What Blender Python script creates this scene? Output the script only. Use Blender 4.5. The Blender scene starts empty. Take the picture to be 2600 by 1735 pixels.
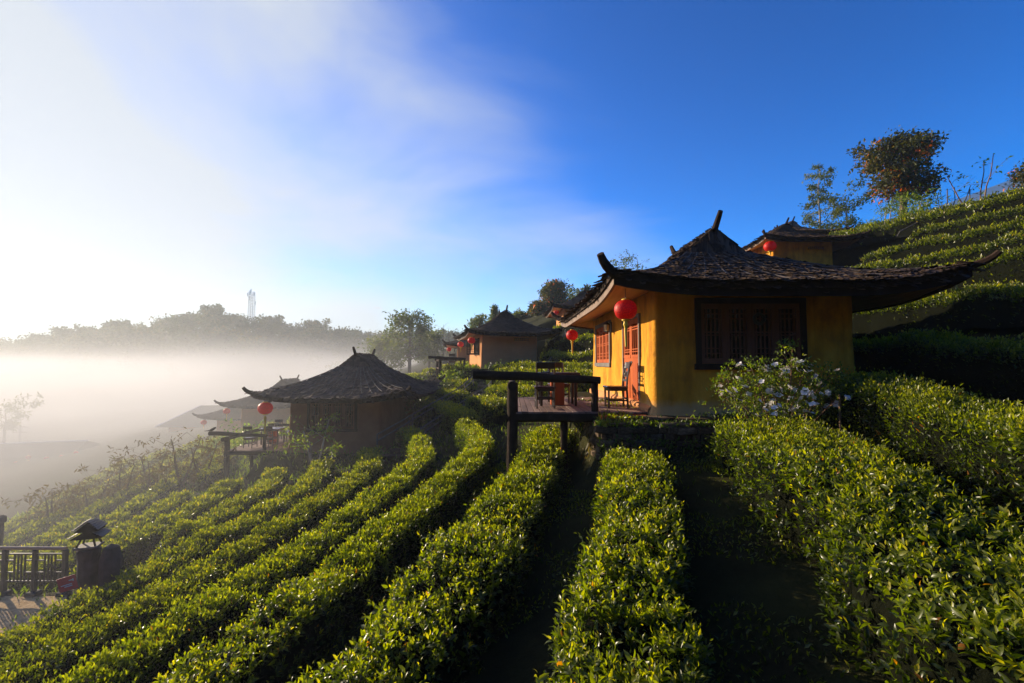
import bpy, math, random
import numpy as np
from mathutils import Vector, Matrix, noise

random.seed(7)
RNG = np.random.default_rng(11)
SC = bpy.context.scene
COL = SC.collection
R = math.radians

# ------------------------------------------------------------------ camera, sky, sun, exposure
PITCH = 2.7
cam_d = bpy.data.cameras.new('camera')
cam_d.sensor_width = 36.0
cam_d.lens = 16.0
cam_d.clip_start = 0.05
cam_d.clip_end = 3000.0
cam = bpy.data.objects.new('camera', cam_d)
COL.objects.link(cam)
cam.location = (0, 0, 0)
cam.rotation_euler = (R(90 + PITCH), 0, 0)
SC.camera = cam

SUN_EL = 15.5
SUN_AZ = -56.0            # degrees from +Y, negative to the left
sun_dir = Vector((math.sin(R(SUN_AZ)) * math.cos(R(SUN_EL)), math.cos(R(SUN_AZ)) * math.cos(R(SUN_EL)), math.sin(R(SUN_EL))))
sl = bpy.data.lights.new('sun', 'SUN')
sl.energy = 5.0
sl.color = (1.0, 0.83, 0.60)
sl.angle = R(0.5)
so = bpy.data.objects.new('sun', sl)
so.rotation_euler = (-sun_dir).to_track_quat('-Z', 'Y').to_euler()
so.location = sun_dir * 50
COL.objects.link(so)

W = bpy.data.worlds.new('World')
SC.world = W
W.use_nodes = True
nt = W.node_tree
nt.nodes.clear()
def wn(t, **k):
    n = nt.nodes.new(t)
    for a, b in k.items():
        setattr(n, a, b)
    return n
def wmath(op, a, b=None, clamp=False):
    n = wn('ShaderNodeMath', operation=op, use_clamp=clamp)
    for i, v in enumerate((a, b)):
        if v is None: continue
        if isinstance(v, (int, float)): n.inputs[i].default_value = v
        else: nt.links.new(v, n.inputs[i])
    return n.outputs[0]
sky = wn('ShaderNodeTexSky', sky_type='NISHITA')
sky.sun_disc = False
sky.sun_elevation = R(SUN_EL)
sky.sun_rotation = R(SUN_AZ)
sky.altitude = 1100
sky.air_density = 1.0
sky.dust_density = 0.15
sky.ozone_density = 3.0
hs = wn('ShaderNodeHueSaturation')
hs.inputs['Saturation'].default_value = 1.7
hs.inputs['Hue'].default_value = 0.497
hs.inputs['Value'].default_value = 1.0
nt.links.new(sky.outputs[0], hs.inputs['Color'])
bg1 = wn('ShaderNodeBackground')
bg1.inputs[1].default_value = 0.12
pre = wn('ShaderNodeMix', data_type='RGBA', blend_type='MULTIPLY')
pre.inputs[0].default_value = 1.0
pre.inputs[7].default_value = (0.13, 0.13, 0.13, 1)
nt.links.new(hs.outputs[0], pre.inputs[6])
gm = wn('ShaderNodeGamma')
gm.inputs[1].default_value = 1.45
nt.links.new(pre.outputs[2], gm.inputs[0])
post = wn('ShaderNodeMix', data_type='RGBA', blend_type='MULTIPLY')
post.inputs[0].default_value = 1.0
post.inputs[7].default_value = (13.6, 13.6, 13.6, 1)
nt.links.new(gm.outputs[0], post.inputs[6])
nt.links.new(post.outputs[2], bg1.inputs[0])
tc = wn('ShaderNodeTexCoord')
sep = wn('ShaderNodeSeparateXYZ')
nt.links.new(tc.outputs['Generated'], sep.inputs[0])
dot = wn('ShaderNodeVectorMath', operation='DOT_PRODUCT')
nt.links.new(tc.outputs['Generated'], dot.inputs[0])
dot.inputs[1].default_value = sun_dir
# thin rising mist: soft stretched noise on the direction, thicker near the sun and the horizon
mp = wn('ShaderNodeMapping')
mp.inputs['Rotation'].default_value = (0.0, R(-42), R(10))
mp.inputs['Scale'].default_value = (0.9, 1.1, 2.1)
nt.links.new(tc.outputs['Generated'], mp.inputs[0])
nz = wn('ShaderNodeTexNoise')
nz.inputs['Scale'].default_value = 1.7
nz.inputs['Detail'].default_value = 5.0
nz.inputs['Roughness'].default_value = 0.5
nz.inputs['Distortion'].default_value = 0.5
nt.links.new(mp.outputs[0], nz.inputs['Vector'])
a = wmath('MULTIPLY', dot.outputs['Value'], 1.02)
zz = wmath('MAXIMUM', sep.outputs[2], 0.0)
hz = wmath('POWER', wmath('SUBTRACT', 1.0, zz), 6.0)
b = wmath('MULTIPLY', hz, 0.52)
n1 = wmath('MULTIPLY', wmath('SUBTRACT', nz.outputs[0], 0.5), 0.95)
m = wmath('ADD', wmath('ADD', a, b), n1)
mr = wn('ShaderNodeMapRange', interpolation_type='SMOOTHSTEP')
mr.inputs['From Min'].default_value = 0.44
mr.inputs['From Max'].default_value = 1.12
nt.links.new(m, mr.inputs['Value'])
# small flat clouds low over the horizon
mp2 = wn('ShaderNodeMapping')
mp2.inputs['Scale'].default_value = (5.0, 5.0, 30.0)
nt.links.new(tc.outputs['Generated'], mp2.inputs[0])
nz2 = wn('ShaderNodeTexNoise')
nz2.inputs['Scale'].default_value = 2.6
nz2.inputs['Detail'].default_value = 4.0
nt.links.new(mp2.outputs[0], nz2.inputs['Vector'])
mr2 = wn('ShaderNodeMapRange', interpolation_type='SMOOTHSTEP')
mr2.inputs['From Min'].default_value = 0.66
mr2.inputs['From Max'].default_value = 0.80
nt.links.new(nz2.outputs[0], mr2.inputs['Value'])
band = wn('ShaderNodeMapRange', interpolation_type='SMOOTHSTEP')
band.inputs['From Min'].default_value = 0.26
band.inputs['From Max'].default_value = 0.10
nt.links.new(sep.outputs[2], band.inputs['Value'])
small = wmath('MULTIPLY', wmath('MULTIPLY', mr2.outputs[0], band.outputs[0]), 0.35)
fac = wmath('MINIMUM', wmath('ADD', mr.outputs[0], small), 0.97)
bg2 = wn('ShaderNodeBackground')
bg2.inputs[0].default_value = (0.84, 0.91, 1.0, 1)
bg2.inputs[1].default_value = 0.43
mx = wn('ShaderNodeMixShader')
nt.links.new(fac, mx.inputs[0])
nt.links.new(bg1.outputs[0], mx.inputs[1])
nt.links.new(bg2.outputs[0], mx.inputs[2])
wo = wn('ShaderNodeOutputWorld')
nt.links.new(mx.outputs[0], wo.inputs[0])

SC.view_settings.view_transform = 'Standard'
SC.view_settings.look = 'None'
SC.view_settings.exposure = 0.86
SC.view_settings.gamma = 1.0
SC.view_settings.use_curve_mapping = False
cy = SC.cycles
cy.use_denoising = True
cy.max_bounces = 6
cy.diffuse_bounces = 2
cy.glossy_bounces = 2
cy.transmission_bounces = 4
cy.transparent_max_bounces = 6
cy.volume_bounces = 0
cy.volume_step_rate = 2.0
cy.volume_max_steps = 96
cy.caustics_reflective = False
cy.caustics_refractive = False
cy.sample_clamp_indirect = 4.0

F = 2600 * 16 / 36.0
def ray(px, py):
    a = (px - 1300) / F; b = (867.5 - py) / F
    c, s = math.cos(R(PITCH)), math.sin(R(PITCH))
    return Vector((a, c - s * b, s + c * b))
def at(px, py, Y):
    d = ray(px, py)
    return d * (Y / d.y)
def project(P):
    c, s = math.cos(R(PITCH)), math.sin(R(PITCH))
    P = np.asarray(P)
    dep = P[..., 1] * c + P[..., 2] * s
    up = -P[..., 1] * s + P[..., 2] * c
    dep = np.maximum(dep, 1e-3)
    return 1300 + F * P[..., 0] / dep, 867.5 - F * up / dep, dep

# ------------------------------------------------------------------ materials
MAT = {}
def mat(name, build):
    if name in MAT: return MAT[name]
    m = bpy.data.materials.new(name)
    m.use_nodes = True
    t = m.node_tree
    t.nodes.clear()
    out = t.nodes.new('ShaderNodeOutputMaterial')
    build(t, out)
    MAT[name] = m
    return m
def pbsdf(t, out, rough=0.8, spec=0.3):
    b = t.nodes.new('ShaderNodeBsdfPrincipled')
    b.inputs['Roughness'].default_value = rough
    b.inputs['Specular IOR Level'].default_value = spec
    t.links.new(b.outputs[0], out.inputs['Surface'])
    return b
def ramp(t, fac, stops):
    r = t.nodes.new('ShaderNodeValToRGB')
    e = r.color_ramp.elements
    while len(e) < len(stops): e.new(0.5)
    for el, (p, c) in zip(e, stops):
        el.position = p
        el.color = (c[0], c[1], c[2], 1)
    t.links.new(fac, r.inputs[0])
    return r.outputs[0]
def tnoise(t, scale, detail=4, rough=0.55, stretch=None, coord='Object', dist=0.0):
    tcn = t.nodes.new('ShaderNodeTexCoord')
    n = t.nodes.new('ShaderNodeTexNoise')
    n.inputs['Scale'].default_value = scale
    n.inputs['Detail'].default_value = detail
    n.inputs['Roughness'].default_value = rough
    n.inputs['Distortion'].default_value = dist
    if stretch:
        mpn = t.nodes.new('ShaderNodeMapping')
        mpn.inputs['Scale'].default_value = stretch
        t.links.new(tcn.outputs[coord], mpn.inputs[0])
        t.links.new(mpn.outputs[0], n.inputs['Vector'])
    else:
        t.links.new(tcn.outputs[coord], n.inputs['Vector'])
    return n.outputs[0]
def bump(t, b, h, strength=0.3, dist=0.02):
    n = t.nodes.new('ShaderNodeBump')
    n.inputs['Strength'].default_value = strength
    n.inputs['Distance'].default_value = dist
    t.links.new(h, n.inputs['Height'])
    t.links.new(n.outputs[0], b.inputs['Normal'])
def noisy(name, stops, scale=6, rough=0.8, spec=0.3, bs=0.3, bd=0.01, bscale=None, stretch=None, detail=5, rand=0.0):
    def f(t, out):
        b = pbsdf(t, out, rough, spec)
        n = tnoise(t, scale, detail, 0.6, stretch)
        if rand:
            oi = t.nodes.new('ShaderNodeObjectInfo')
            ad = t.nodes.new('ShaderNodeMath'); ad.operation = 'MULTIPLY_ADD'
            t.links.new(oi.outputs['Random'], ad.inputs[0])
            ad.inputs[1].default_value = rand
            sb = t.nodes.new('ShaderNodeMath'); sb.operation = 'SUBTRACT'
            t.links.new(n, sb.inputs[0]); sb.inputs[1].default_value = rand / 2
            t.links.new(sb.outputs[0], ad.inputs[2])
            n = ad.outputs[0]
        t.links.new(ramp(t, n, stops), b.inputs['Base Color'])
        bump(t, b, tnoise(t, bscale or scale * 4, 5, 0.6, stretch), bs, bd)
    return mat(name, f)

def f_mud(t, out):
    b = pbsdf(t, out, 0.92, 0.1)
    base = ramp(t, tnoise(t, 1.9, 6, 0.6, (1, 1, 0.6)), [(0.30, (0.38, 0.155, 0.02)), (0.5, (0.70, 0.305, 0.026)), (0.70, (0.82, 0.395, 0.045))])
    st = ramp(t, tnoise(t, 3.2, 6, 0.7, (1.6, 1.6, 0.22), dist=0.6), [(0.42, (1, 1, 1)), (0.72, (0.60, 0.55, 0.52))])
    m1 = t.nodes.new('ShaderNodeMix'); m1.data_type = 'RGBA'; m1.blend_type = 'MULTIPLY'; m1.inputs[0].default_value = 0.75
    t.links.new(base, m1.inputs[6]); t.links.new(st, m1.inputs[7])
    # pale lime wash along the foot of the wall, with an uneven edge
    tcn = t.nodes.new('ShaderNodeTexCoord'); sp = t.nodes.new('ShaderNodeSeparateXYZ'); t.links.new(tcn.outputs['Object'], sp.inputs[0])
    ad = t.nodes.new('ShaderNodeMath'); ad.operation = 'MULTIPLY_ADD'; t.links.new(tnoise(t, 4.0, 5, 0.6), ad.inputs[0]); ad.inputs[1].default_value = -0.38; t.links.new(sp.outputs[2], ad.inputs[2])
    mr_ = t.nodes.new('ShaderNodeMapRange'); mr_.inputs['From Min'].default_value = 0.08; mr_.inputs['From Max'].default_value = -0.08; t.links.new(ad.outputs[0], mr_.inputs['Value'])
    ml = t.nodes.new('ShaderNodeMath'); ml.operation = 'MULTIPLY'; ml.inputs[1].default_value = 0.7; t.links.new(mr_.outputs[0], ml.inputs[0])
    m2 = t.nodes.new('ShaderNodeMix'); m2.data_type = 'RGBA'; t.links.new(ml.outputs[0], m2.inputs[0])
    t.links.new(m1.outputs[2], m2.inputs[6]); m2.inputs[7].default_value = (0.56, 0.36, 0.17, 1)
    t.links.new(m2.outputs[2], b.inputs['Base Color'])
    h1 = tnoise(t, 8, 6, 0.65); h2 = tnoise(t, 55, 3, 0.6, (1, 1, 0.5))
    hm = t.nodes.new('ShaderNodeMath'); hm.operation = 'MULTIPLY_ADD'; t.links.new(h2, hm.inputs[0]); hm.inputs[1].default_value = 0.25; t.links.new(h1, hm.inputs[2])
    bump(t, b, hm.outputs[0], 0.7, 0.03)
M_mud = mat('mud_plaster', f_mud)
M_mudshade = noisy('shaded_mud_plaster', [(0.3, (0.20, 0.095, 0.04)), (0.7, (0.30, 0.15, 0.065))], 1.7, 0.9, 0.15, 0.4, 0.02, 8)  # mud plaster darkened in colour to stand for shade on the misty cottage
M_mudfar = noisy('pale_mud_plaster', [(0.25, (0.52, 0.22, 0.08)), (0.75, (0.66, 0.30, 0.115))], 1.3, 0.9, 0.15, 0.4, 0.02, 7)
M_door = noisy('orange_brown_wood', [(0.3, (0.34, 0.062, 0.012)), (0.7, (0.50, 0.115, 0.024))], 3, 0.7, 0.12, 0.2, 0.004, 20, (1, 1, 0.15), rand=0.25)
M_shutter = noisy('dark_red_wood', [(0.3, (0.10, 0.035, 0.015)), (0.7, (0.17, 0.06, 0.026))], 3, 0.6, 0.35, 0.2, 0.004, 20, (1, 1, 0.15), rand=0.2)
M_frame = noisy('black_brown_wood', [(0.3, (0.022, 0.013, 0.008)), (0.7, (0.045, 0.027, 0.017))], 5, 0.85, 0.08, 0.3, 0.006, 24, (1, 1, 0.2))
M_greyframe = noisy('weathered_grey_wood', [(0.3, (0.10, 0.085, 0.075)), (0.7, (0.20, 0.17, 0.15))], 5, 0.7, 0.3, 0.3, 0.006, 24, (1, 1, 0.2))
M_log = noisy('dark_log', [(0.25, (0.018, 0.011, 0.007)), (0.6, (0.042, 0.027, 0.018)), (0.85, (0.09, 0.06, 0.042))], 4, 0.85, 0.08, 0.5, 0.015, 18, None)
M_chair = noisy('dark_lacquered_wood', [(0.3, (0.028, 0.015, 0.012)), (0.7, (0.055, 0.028, 0.022))], 8, 0.32, 0.5, 0.1, 0.002, 30)
M_seat = noisy('brown_lacquer_seat', [(0.3, (0.07, 0.03, 0.025)), (0.7, (0.11, 0.045, 0.035))], 6, 0.25, 0.6, 0.1, 0.002, 30)
M_plank = noisy('weathered_deck_plank', [(0.25, (0.13, 0.075, 0.05)), (0.55, (0.22, 0.135, 0.10)), (0.8, (0.31, 0.21, 0.16))], 4, 0.75, 0.3, 0.4, 0.006, 22, (1, 0.15, 1), rand=0.35)
M_fascia = noisy('fascia_board', [(0.3, (0.15, 0.095, 0.07)), (0.7, (0.26, 0.18, 0.135))], 3, 0.75, 0.3, 0.3, 0.006, 18)
M_soffit = noisy('soffit_board', [(0.3, (0.24, 0.115, 0.045)), (0.7, (0.42, 0.22, 0.09))], 3, 0.5, 0.4, 0.3, 0.006, 14, (4, 0.3, 1))
M_thatch = noisy('roof_underlay', [(0.3, (0.035, 0.026, 0.021)), (0.7, (0.085, 0.062, 0.048))], 5, 0.95, 0.1, 0.8, 0.04, 22)
M_shingle = noisy('bark_shingle', [(0.2, (0.030, 0.019, 0.013)), (0.5, (0.075, 0.048, 0.034)), (0.8, (0.17, 0.11, 0.075))], 2.4, 0.9, 0.15, 0.5, 0.01, 30, rand=0.4)
M_batten = noisy('grey_bamboo', [(0.3, (0.05, 0.038, 0.03)), (0.7, (0.12, 0.095, 0.078))], 5, 0.7, 0.3, 0.3, 0.006, 24)
M_stone = noisy('field_stone', [(0.25, (0.045, 0.030, 0.018)), (0.55, (0.11, 0.075, 0.045)), (0.8, (0.22, 0.16, 0.10))], 5, 0.95, 0.08, 0.6, 0.02, 22, rand=0.3)
M_darkstone = noisy('dark_stone', [(0.25, (0.045, 0.038, 0.032)), (0.75, (0.12, 0.10, 0.085))], 6, 0.9, 0.2, 0.6, 0.02, 22)
M_bark = noisy('bark', [(0.3, (0.06, 0.045, 0.033)), (0.7, (0.16, 0.12, 0.085))], 6, 0.9, 0.15, 0.7, 0.02, 20)
M_palebark = noisy('pale_bark', [(0.3, (0.22, 0.18, 0.14)), (0.7, (0.42, 0.36, 0.29))], 6, 0.85, 0.2, 0.5, 0.01, 20)
M_twigshade = noisy('hedge_twig_shade', [(0.3, (0.003, 0.004, 0.002)), (0.7, (0.008, 0.009, 0.004))], 14, 1.0, 0.05, 0.8, 0.04, 40)  # near-black: shade of the leaf gaps put into the twig colour
M_stem = noisy('brown_stem', [(0.3, (0.13, 0.07, 0.035)), (0.7, (0.25, 0.15, 0.08))], 10, 0.8, 0.2, 0.3, 0.004, 40)
M_steel = noisy('painted_steel', [(0.3, (0.30, 0.29, 0.29)), (0.7, (0.40, 0.39, 0.39))], 6, 0.4, 0.5, 0.1, 0.002, 40)
M_fence = noisy('grey_fence_paint', [(0.3, (0.045, 0.038, 0.034)), (0.7, (0.085, 0.072, 0.065))], 6, 0.38, 0.5, 0.15, 0.002, 40)
M_rail = noisy('worn_handrail', [(0.3, (0.26, 0.14, 0.085)), (0.7, (0.40, 0.24, 0.16))], 6, 0.35, 0.5, 0.1, 0.002, 30)
M_bamboo = noisy('grey_handrail_pole', [(0.3, (0.07, 0.06, 0.05)), (0.7, (0.15, 0.13, 0.11))], 8, 0.6, 0.3, 0.2, 0.004, 30)
M_black = noisy('black_iron', [(0.3, (0.012, 0.012, 0.012)), (0.7, (0.03, 0.028, 0.026))], 9, 0.45, 0.5, 0.2, 0.003, 40)
M_sign = noisy('faded_red_sign', [(0.3, (0.58, 0.055, 0.065)), (0.7, (0.70, 0.085, 0.09))], 5, 0.5, 0.4, 0.05, 0.002, 20)
M_white = noisy('white_paint', [(0.3, (0.68, 0.66, 0.64)), (0.7, (0.80, 0.79, 0.77))], 5, 0.6, 0.3, 0.05, 0.002, 20)
M_blue = noisy('blue_roof_sheet', [(0.3, (0.09, 0.17, 0.30)), (0.7, (0.14, 0.24, 0.40))], 3, 0.5, 0.4, 0.1, 0.01, 10)
M_gold = noisy('yellow_tassel', [(0.3, (0.72, 0.44, 0.03)), (0.7, (0.85, 0.58, 0.06))], 20, 0.6, 0.3, 0.4, 0.004, 90, (1, 1, 0.1))
M_bird = noisy('bird_feathers', [(0.3, (0.02, 0.018, 0.016)), (0.7, (0.045, 0.04, 0.036))], 40, 0.7, 0.2, 0.2, 0.002, 90)
M_petal = noisy('white_petal', [(0.3, (0.80, 0.76, 0.75)), (0.7, (0.90, 0.88, 0.86))], 20, 0.6, 0.2, 0.1, 0.002, 60)
M_blossom = noisy('red_bracts', [(0.3, (0.60, 0.05, 0.03)), (0.7, (0.78, 0.13, 0.05))], 20, 0.7, 0.2, 0.1, 0.002, 60)

def f_lantern(t, out):
    b = pbsdf(t, out, 0.5, 0.3)
    n = tnoise(t, 60, 2, 0.5)
    t.links.new(ramp(t, n, [(0.42, (0.30, 0.005, 0.004)), (0.56, (0.82, 0.022, 0.012))]), b.inputs['Base Color'])
    tr = t.nodes.new('ShaderNodeBsdfTranslucent')
    tr.inputs[0].default_value = (0.95, 0.03, 0.012, 1)
    mxn = t.nodes.new('ShaderNodeMixShader')
    mxn.inputs[0].default_value = 0.35
    t.links.new(b.outputs[0], mxn.inputs[1]); t.links.new(tr.outputs[0], mxn.inputs[2])
    t.links.new(mxn.outputs[0], out.inputs['Surface'])
M_lantern = mat('red_lantern_silk', f_lantern)

def f_glass(t, out):
    b = pbsdf(t, out, 0.08, 0.6)
    n = tnoise(t, 2.0, 2)
    t.links.new(ramp(t, n, [(0.3, (0.012, 0.010, 0.008)), (0.7, (0.03, 0.024, 0.018))]), b.inputs['Base Color'])
M_glass = mat('dark_window_glass', f_glass)
def f_lampglass(t, out):
    b = pbsdf(t, out, 0.15, 0.5)
    n = tnoise(t, 12.0, 2)
    t.links.new(ramp(t, n, [(0.3, (0.55, 0.42, 0.22)), (0.7, (0.75, 0.62, 0.36))]), b.inputs['Base Color'])
M_lampglass = mat('frosted_lamp_glass', f_lampglass)

def leafmat(name, stops, trans=(0.52, 0.55, 0.03), tr=0.40, rough=0.34, spec=0.45):
    def f(t, out):
        b = pbsdf(t, out, rough, spec)
        at_ = t.nodes.new('ShaderNodeAttribute')
        at_.attribute_name = 'tint'
        c = ramp(t, at_.outputs['Fac'], stops)
        t.links.new(c, b.inputs['Base Color'])
        tl = t.nodes.new('ShaderNodeBsdfTranslucent')
        mc = t.nodes.new('ShaderNodeMix'); mc.data_type = 'RGBA'; mc.blend_type = 'MULTIPLY'
        mc.inputs[0].default_value = 1.0
        t.links.new(c, mc.inputs[6])
        mc.inputs[7].default_value = (trans[0] * 8, trans[1] * 8, trans[2] * 8, 1)
        t.links.new(mc.outputs[2], tl.inputs[0])
        mxn = t.nodes.new('ShaderNodeMixShader')
        mxn.inputs[0].default_value = tr
        t.links.new(b.outputs[0], mxn.inputs[1]); t.links.new(tl.outputs[0], mxn.inputs[2])
        t.links.new(mxn.outputs[0], out.inputs['Surface'])
    return mat(name, f)
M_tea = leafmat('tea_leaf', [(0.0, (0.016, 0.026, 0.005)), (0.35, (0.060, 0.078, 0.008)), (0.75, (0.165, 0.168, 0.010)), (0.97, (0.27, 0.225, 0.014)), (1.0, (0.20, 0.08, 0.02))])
M_teafar = leafmat('tea_leaf_old', [(0.0, (0.016, 0.025, 0.005)), (0.38, (0.062, 0.076, 0.009)), (0.8, (0.17, 0.165, 0.012)), (1.0, (0.22, 0.14, 0.02))], tr=0.38)
M_tree = leafmat('tree_leaf', [(0.0, (0.018, 0.030, 0.010)), (0.5, (0.045, 0.062, 0.020)), (1.0, (0.10, 0.10, 0.03))], tr=0.3, rough=0.5, spec=0.3)
M_autumn = leafmat('autumn_leaf', [(0.0, (0.016, 0.026, 0.012)), (0.66, (0.055, 0.062, 0.018)), (0.80, (0.14, 0.10, 0.02)), (0.88, (0.45, 0.10, 0.02)), (1.0, (0.60, 0.14, 0.03))], trans=(0.40, 0.34, 0.05), tr=0.3, rough=0.5, spec=0.3)
M_dry = leafmat('dry_leaf', [(0.0, (0.06, 0.045, 0.025)), (0.6, (0.11, 0.085, 0.04)), (1.0, (0.10, 0.11, 0.035))], trans=(0.3, 0.28, 0.12), tr=0.3, rough=0.6, spec=0.2)
M_fresh = leafmat('fresh_leaf', [(0.0, (0.03, 0.055, 0.010)), (0.5, (0.075, 0.105, 0.016)), (1.0, (0.15, 0.16, 0.025))], tr=0.4, rough=0.45)
M_flower = leafmat('petal', [(0.0, (0.80, 0.76, 0.74)), (1.0, (0.90, 0.87, 0.85))], trans=(0.125, 0.115, 0.115), tr=0.3, rough=0.5, spec=0.2)
M_wood = leafmat('far_wood_leaf', [(0.0, (0.016, 0.024, 0.012)), (0.6, (0.035, 0.045, 0.02)), (1.0, (0.10, 0.07, 0.03))], tr=0.15, rough=0.8, spec=0.1)

def f_ground(t, out):
    b = pbsdf(t, out, 1.0, 0.05)
    n = tnoise(t, 0.9, 8, 0.7)
    t.links.new(ramp(t, n, [(0.25, (0.018, 0.014, 0.008)), (0.5, (0.032, 0.032, 0.012)), (0.75, (0.055, 0.055, 0.018))]), b.inputs['Base Color'])
    bump(t, b, tnoise(t, 14, 6, 0.7), 0.9, 0.06)
M_ground = mat('grassy_soil', f_ground)
def f_path(t, out):
    b = pbsdf(t, out, 0.95, 0.1)
    n = tnoise(t, 9, 8, 0.75)
    t.links.new(ramp(t, n, [(0.3, (0.34, 0.21, 0.10)), (0.55, (0.55, 0.38, 0.20)), (0.75, (0.62, 0.48, 0.28))]), b.inputs['Base Color'])
    bump(t, b, tnoise(t, 30, 6, 0.7), 1.0, 0.03)
M_path = mat('gravel', f_path)

# ------------------------------------------------------------------ mesh helpers
class MB:
    def __init__(s):
        s.v = []; s.f = []
    def box(s, c, d, rot=None):
        c = Vector(c); hx, hy, hz_ = d[0] / 2, d[1] / 2, d[2] / 2
        o = len(s.v)
        for sx, sy, sz in ((-1,-1,-1),(1,-1,-1),(1,1,-1),(-1,1,-1),(-1,-1,1),(1,-1,1),(1,1,1),(-1,1,1)):
            p = Vector((sx * hx, sy * hy, sz * hz_))
            if rot is not None: p = rot @ p
            s.v.append(tuple(c + p))
        for q in ((0,3,2,1),(4,5,6,7),(0,1,5,4),(1,2,6,5),(2,3,7,6),(3,0,4,7)):
            s.f.append(tuple(o + i for i in q))
        return s
    def span(s, x0, x1, y0, y1, z0, z1):
        return s.box(((x0+x1)/2, (y0+y1)/2, (z0+z1)/2), (abs(x1-x0), abs(y1-y0), abs(z1-z0)))
    def chamfer(s, c, d, b=0.01, rot=None):
        """box with chamfered vertical and horizontal edges (24 verts)"""
        c = Vector(c); h = [d[0]/2, d[1]/2, d[2]/2]
        o = len(s.v); idx = {}
        for sx in (-1, 1):
            for sy in (-1, 1):
                for sz in (-1, 1):
                    for ax in range(3):
                        p = [sx*(h[0]-b), sy*(h[1]-b), sz*(h[2]-b)]
                        p[ax] += (sx, sy, sz)[ax] * b
                        idx[(sx, sy, sz, ax)] = len(s.v)
                        q = Vector(p)
                        if rot is not None: q = rot @ q
                        s.v.append(tuple(c + q))
        for ax in range(3):
            o1, o2 = [i for i in range(3) if i != ax]
            for sg in (-1, 1):
                loop = []
                for (a_, b_) in ((-1,-1),(1,-1),(1,1),(-1,1)):
                    k = [0,0,0]; k[ax] = sg; k[o1] = a_; k[o2] = b_
                    loop.append(idx[(k[0],k[1],k[2],ax)])
                if (sg > 0) != (ax == 1): s.f.append(tuple(loop))
                else: s.f.append(tuple(reversed(loop)))
        for ax in range(3):
            o1, o2 = [i for i in range(3) if i != ax]
            for a_ in (-1, 1):
                for b_ in (-1, 1):
                    k1 = [0,0,0]; k1[o1] = a_; k1[o2] = b_; k1[ax] = -1
                    k2 = list(k1); k2[ax] = 1
                    s.f.append((idx[(*k1,o1)], idx[(*k2,o1)], idx[(*k2,o2)], idx[(*k1,o2)]))
        for sx in (-1, 1):
            for sy in (-1, 1):
                for sz in (-1, 1):
                    s.f.append((idx[(sx,sy,sz,0)], idx[(sx,sy,sz,1)], idx[(sx,sy,sz,2)]))
        return s
    def tube(s, pts, rad, n=8, cap=True, wob=0.0):
        pts = [Vector(p) for p in pts]
        if not hasattr(rad, '__len__'): rad = [rad] * len(pts)
        o = len(s.v)
        ref = None
        for i, p in enumerate(pts):
            d = (pts[min(i+1, len(pts)-1)] - pts[max(i-1, 0)])
            d = d.normalized() if d.length > 1e-9 else Vector((0,0,1))
            if ref is None:
                ref = d.cross(Vector((0.13, 0.97, 0.2)))
                if ref.length < 0.1: ref = d.cross(Vector((1, 0, 0)))
            ref = (ref - d * ref.dot(d)).normalized()
            bi = d.cross(ref)
            for k in range(n):
                a_ = 2 * math.pi * k / n
                r_ = rad[i] * (1 + wob * (random.random() - 0.5))
                s.v.append(tuple(p + ref * (math.cos(a_) * r_) + bi * (math.sin(a_) * r_)))
        for i in range(len(pts) - 1):
            for k in range(n):
                k2 = (k + 1) % n
                s.f.append((o+i*n+k, o+i*n+k2, o+(i+1)*n+k2, o+(i+1)*n+k))
        if cap:
            s.f.append(tuple(o + k for k in reversed(range(n))))
            s.f.append(tuple(o + (len(pts)-1)*n + k for k in range(n)))
        return s
    def lathe(s, prof, n=16, c=(0,0,0), ribs=0.0):
        o = len(s.v)
        for (r_, z_) in prof:
            for k in range(n):
                a_ = 2 * math.pi * k / n
                rr = r_ * (1 - (ribs if k % 2 else 0.0))
                s.v.append((c[0] + rr*math.cos(a_), c[1] + rr*math.sin(a_), c[2] + z_))
        for i in range(len(prof)-1):
            for k in range(n):
                k2 = (k+1) % n
                s.f.append((o+i*n+k, o+i*n+k2, o+(i+1)*n+k2, o+(i+1)*n+k))
        s.f.append(tuple(o+k for k in reversed(range(n))))
        s.f.append(tuple(o+(len(prof)-1)*n+k for k in range(n)))
        return s
    def grid(s, P, skip=None, close_u=False):
        m_, n_ = len(P), len(P[0])
        o = len(s.v)
        for row in P:
            for p in row: s.v.append(tuple(p))
        for i in range(m_ - 1 + (1 if close_u else 0)):
            i2 = (i + 1) % m_
            for j in range(n_ - 1):
                if skip and skip(i, j): continue
                s.f.append((o+i*n_+j, o+i2*n_+j, o+i2*n_+j+1, o+i*n_+j+1))
        return s
    def mesh(s, name, m, smooth=False):
        me = bpy.data.meshes.new(name)
        me.from_pydata(s.v, [], s.f)
        if m: me.materials.append(m)
        if smooth: me.polygons.foreach_set('use_smooth', [True] * len(me.polygons))
        me.update()
        return me
    def build(s, name, m, parent=None, smooth=False):
        return link(name, s.mesh(name, m, smooth), parent)
def link(name, me, parent=None):
    o = bpy.data.objects.new(name, me)
    COL.objects.link(o)
    if parent is not None: o.parent = parent
    return o
def empty(name, loc=(0,0,0), rz=0.0, sc=1.0):
    o = bpy.data.objects.new(name, None)
    o.empty_display_size = 0.2
    COL.objects.link(o)
    o.location = loc; o.rotation_euler = (0, 0, rz)
    o.scale = (sc, sc, sc)
    return o
def tag(o, label=None, cat=None, group=None, kind=None):
    if label: o['label'] = label
    if cat: o['category'] = cat
    if group: o['group'] = group
    if kind: o['kind'] = kind
    return o
def copy_tree(o, parent=None):
    c = o.copy(); COL.objects.link(c); c.parent = parent
    for ch in o.children: copy_tree(ch, c)
    return c
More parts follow.
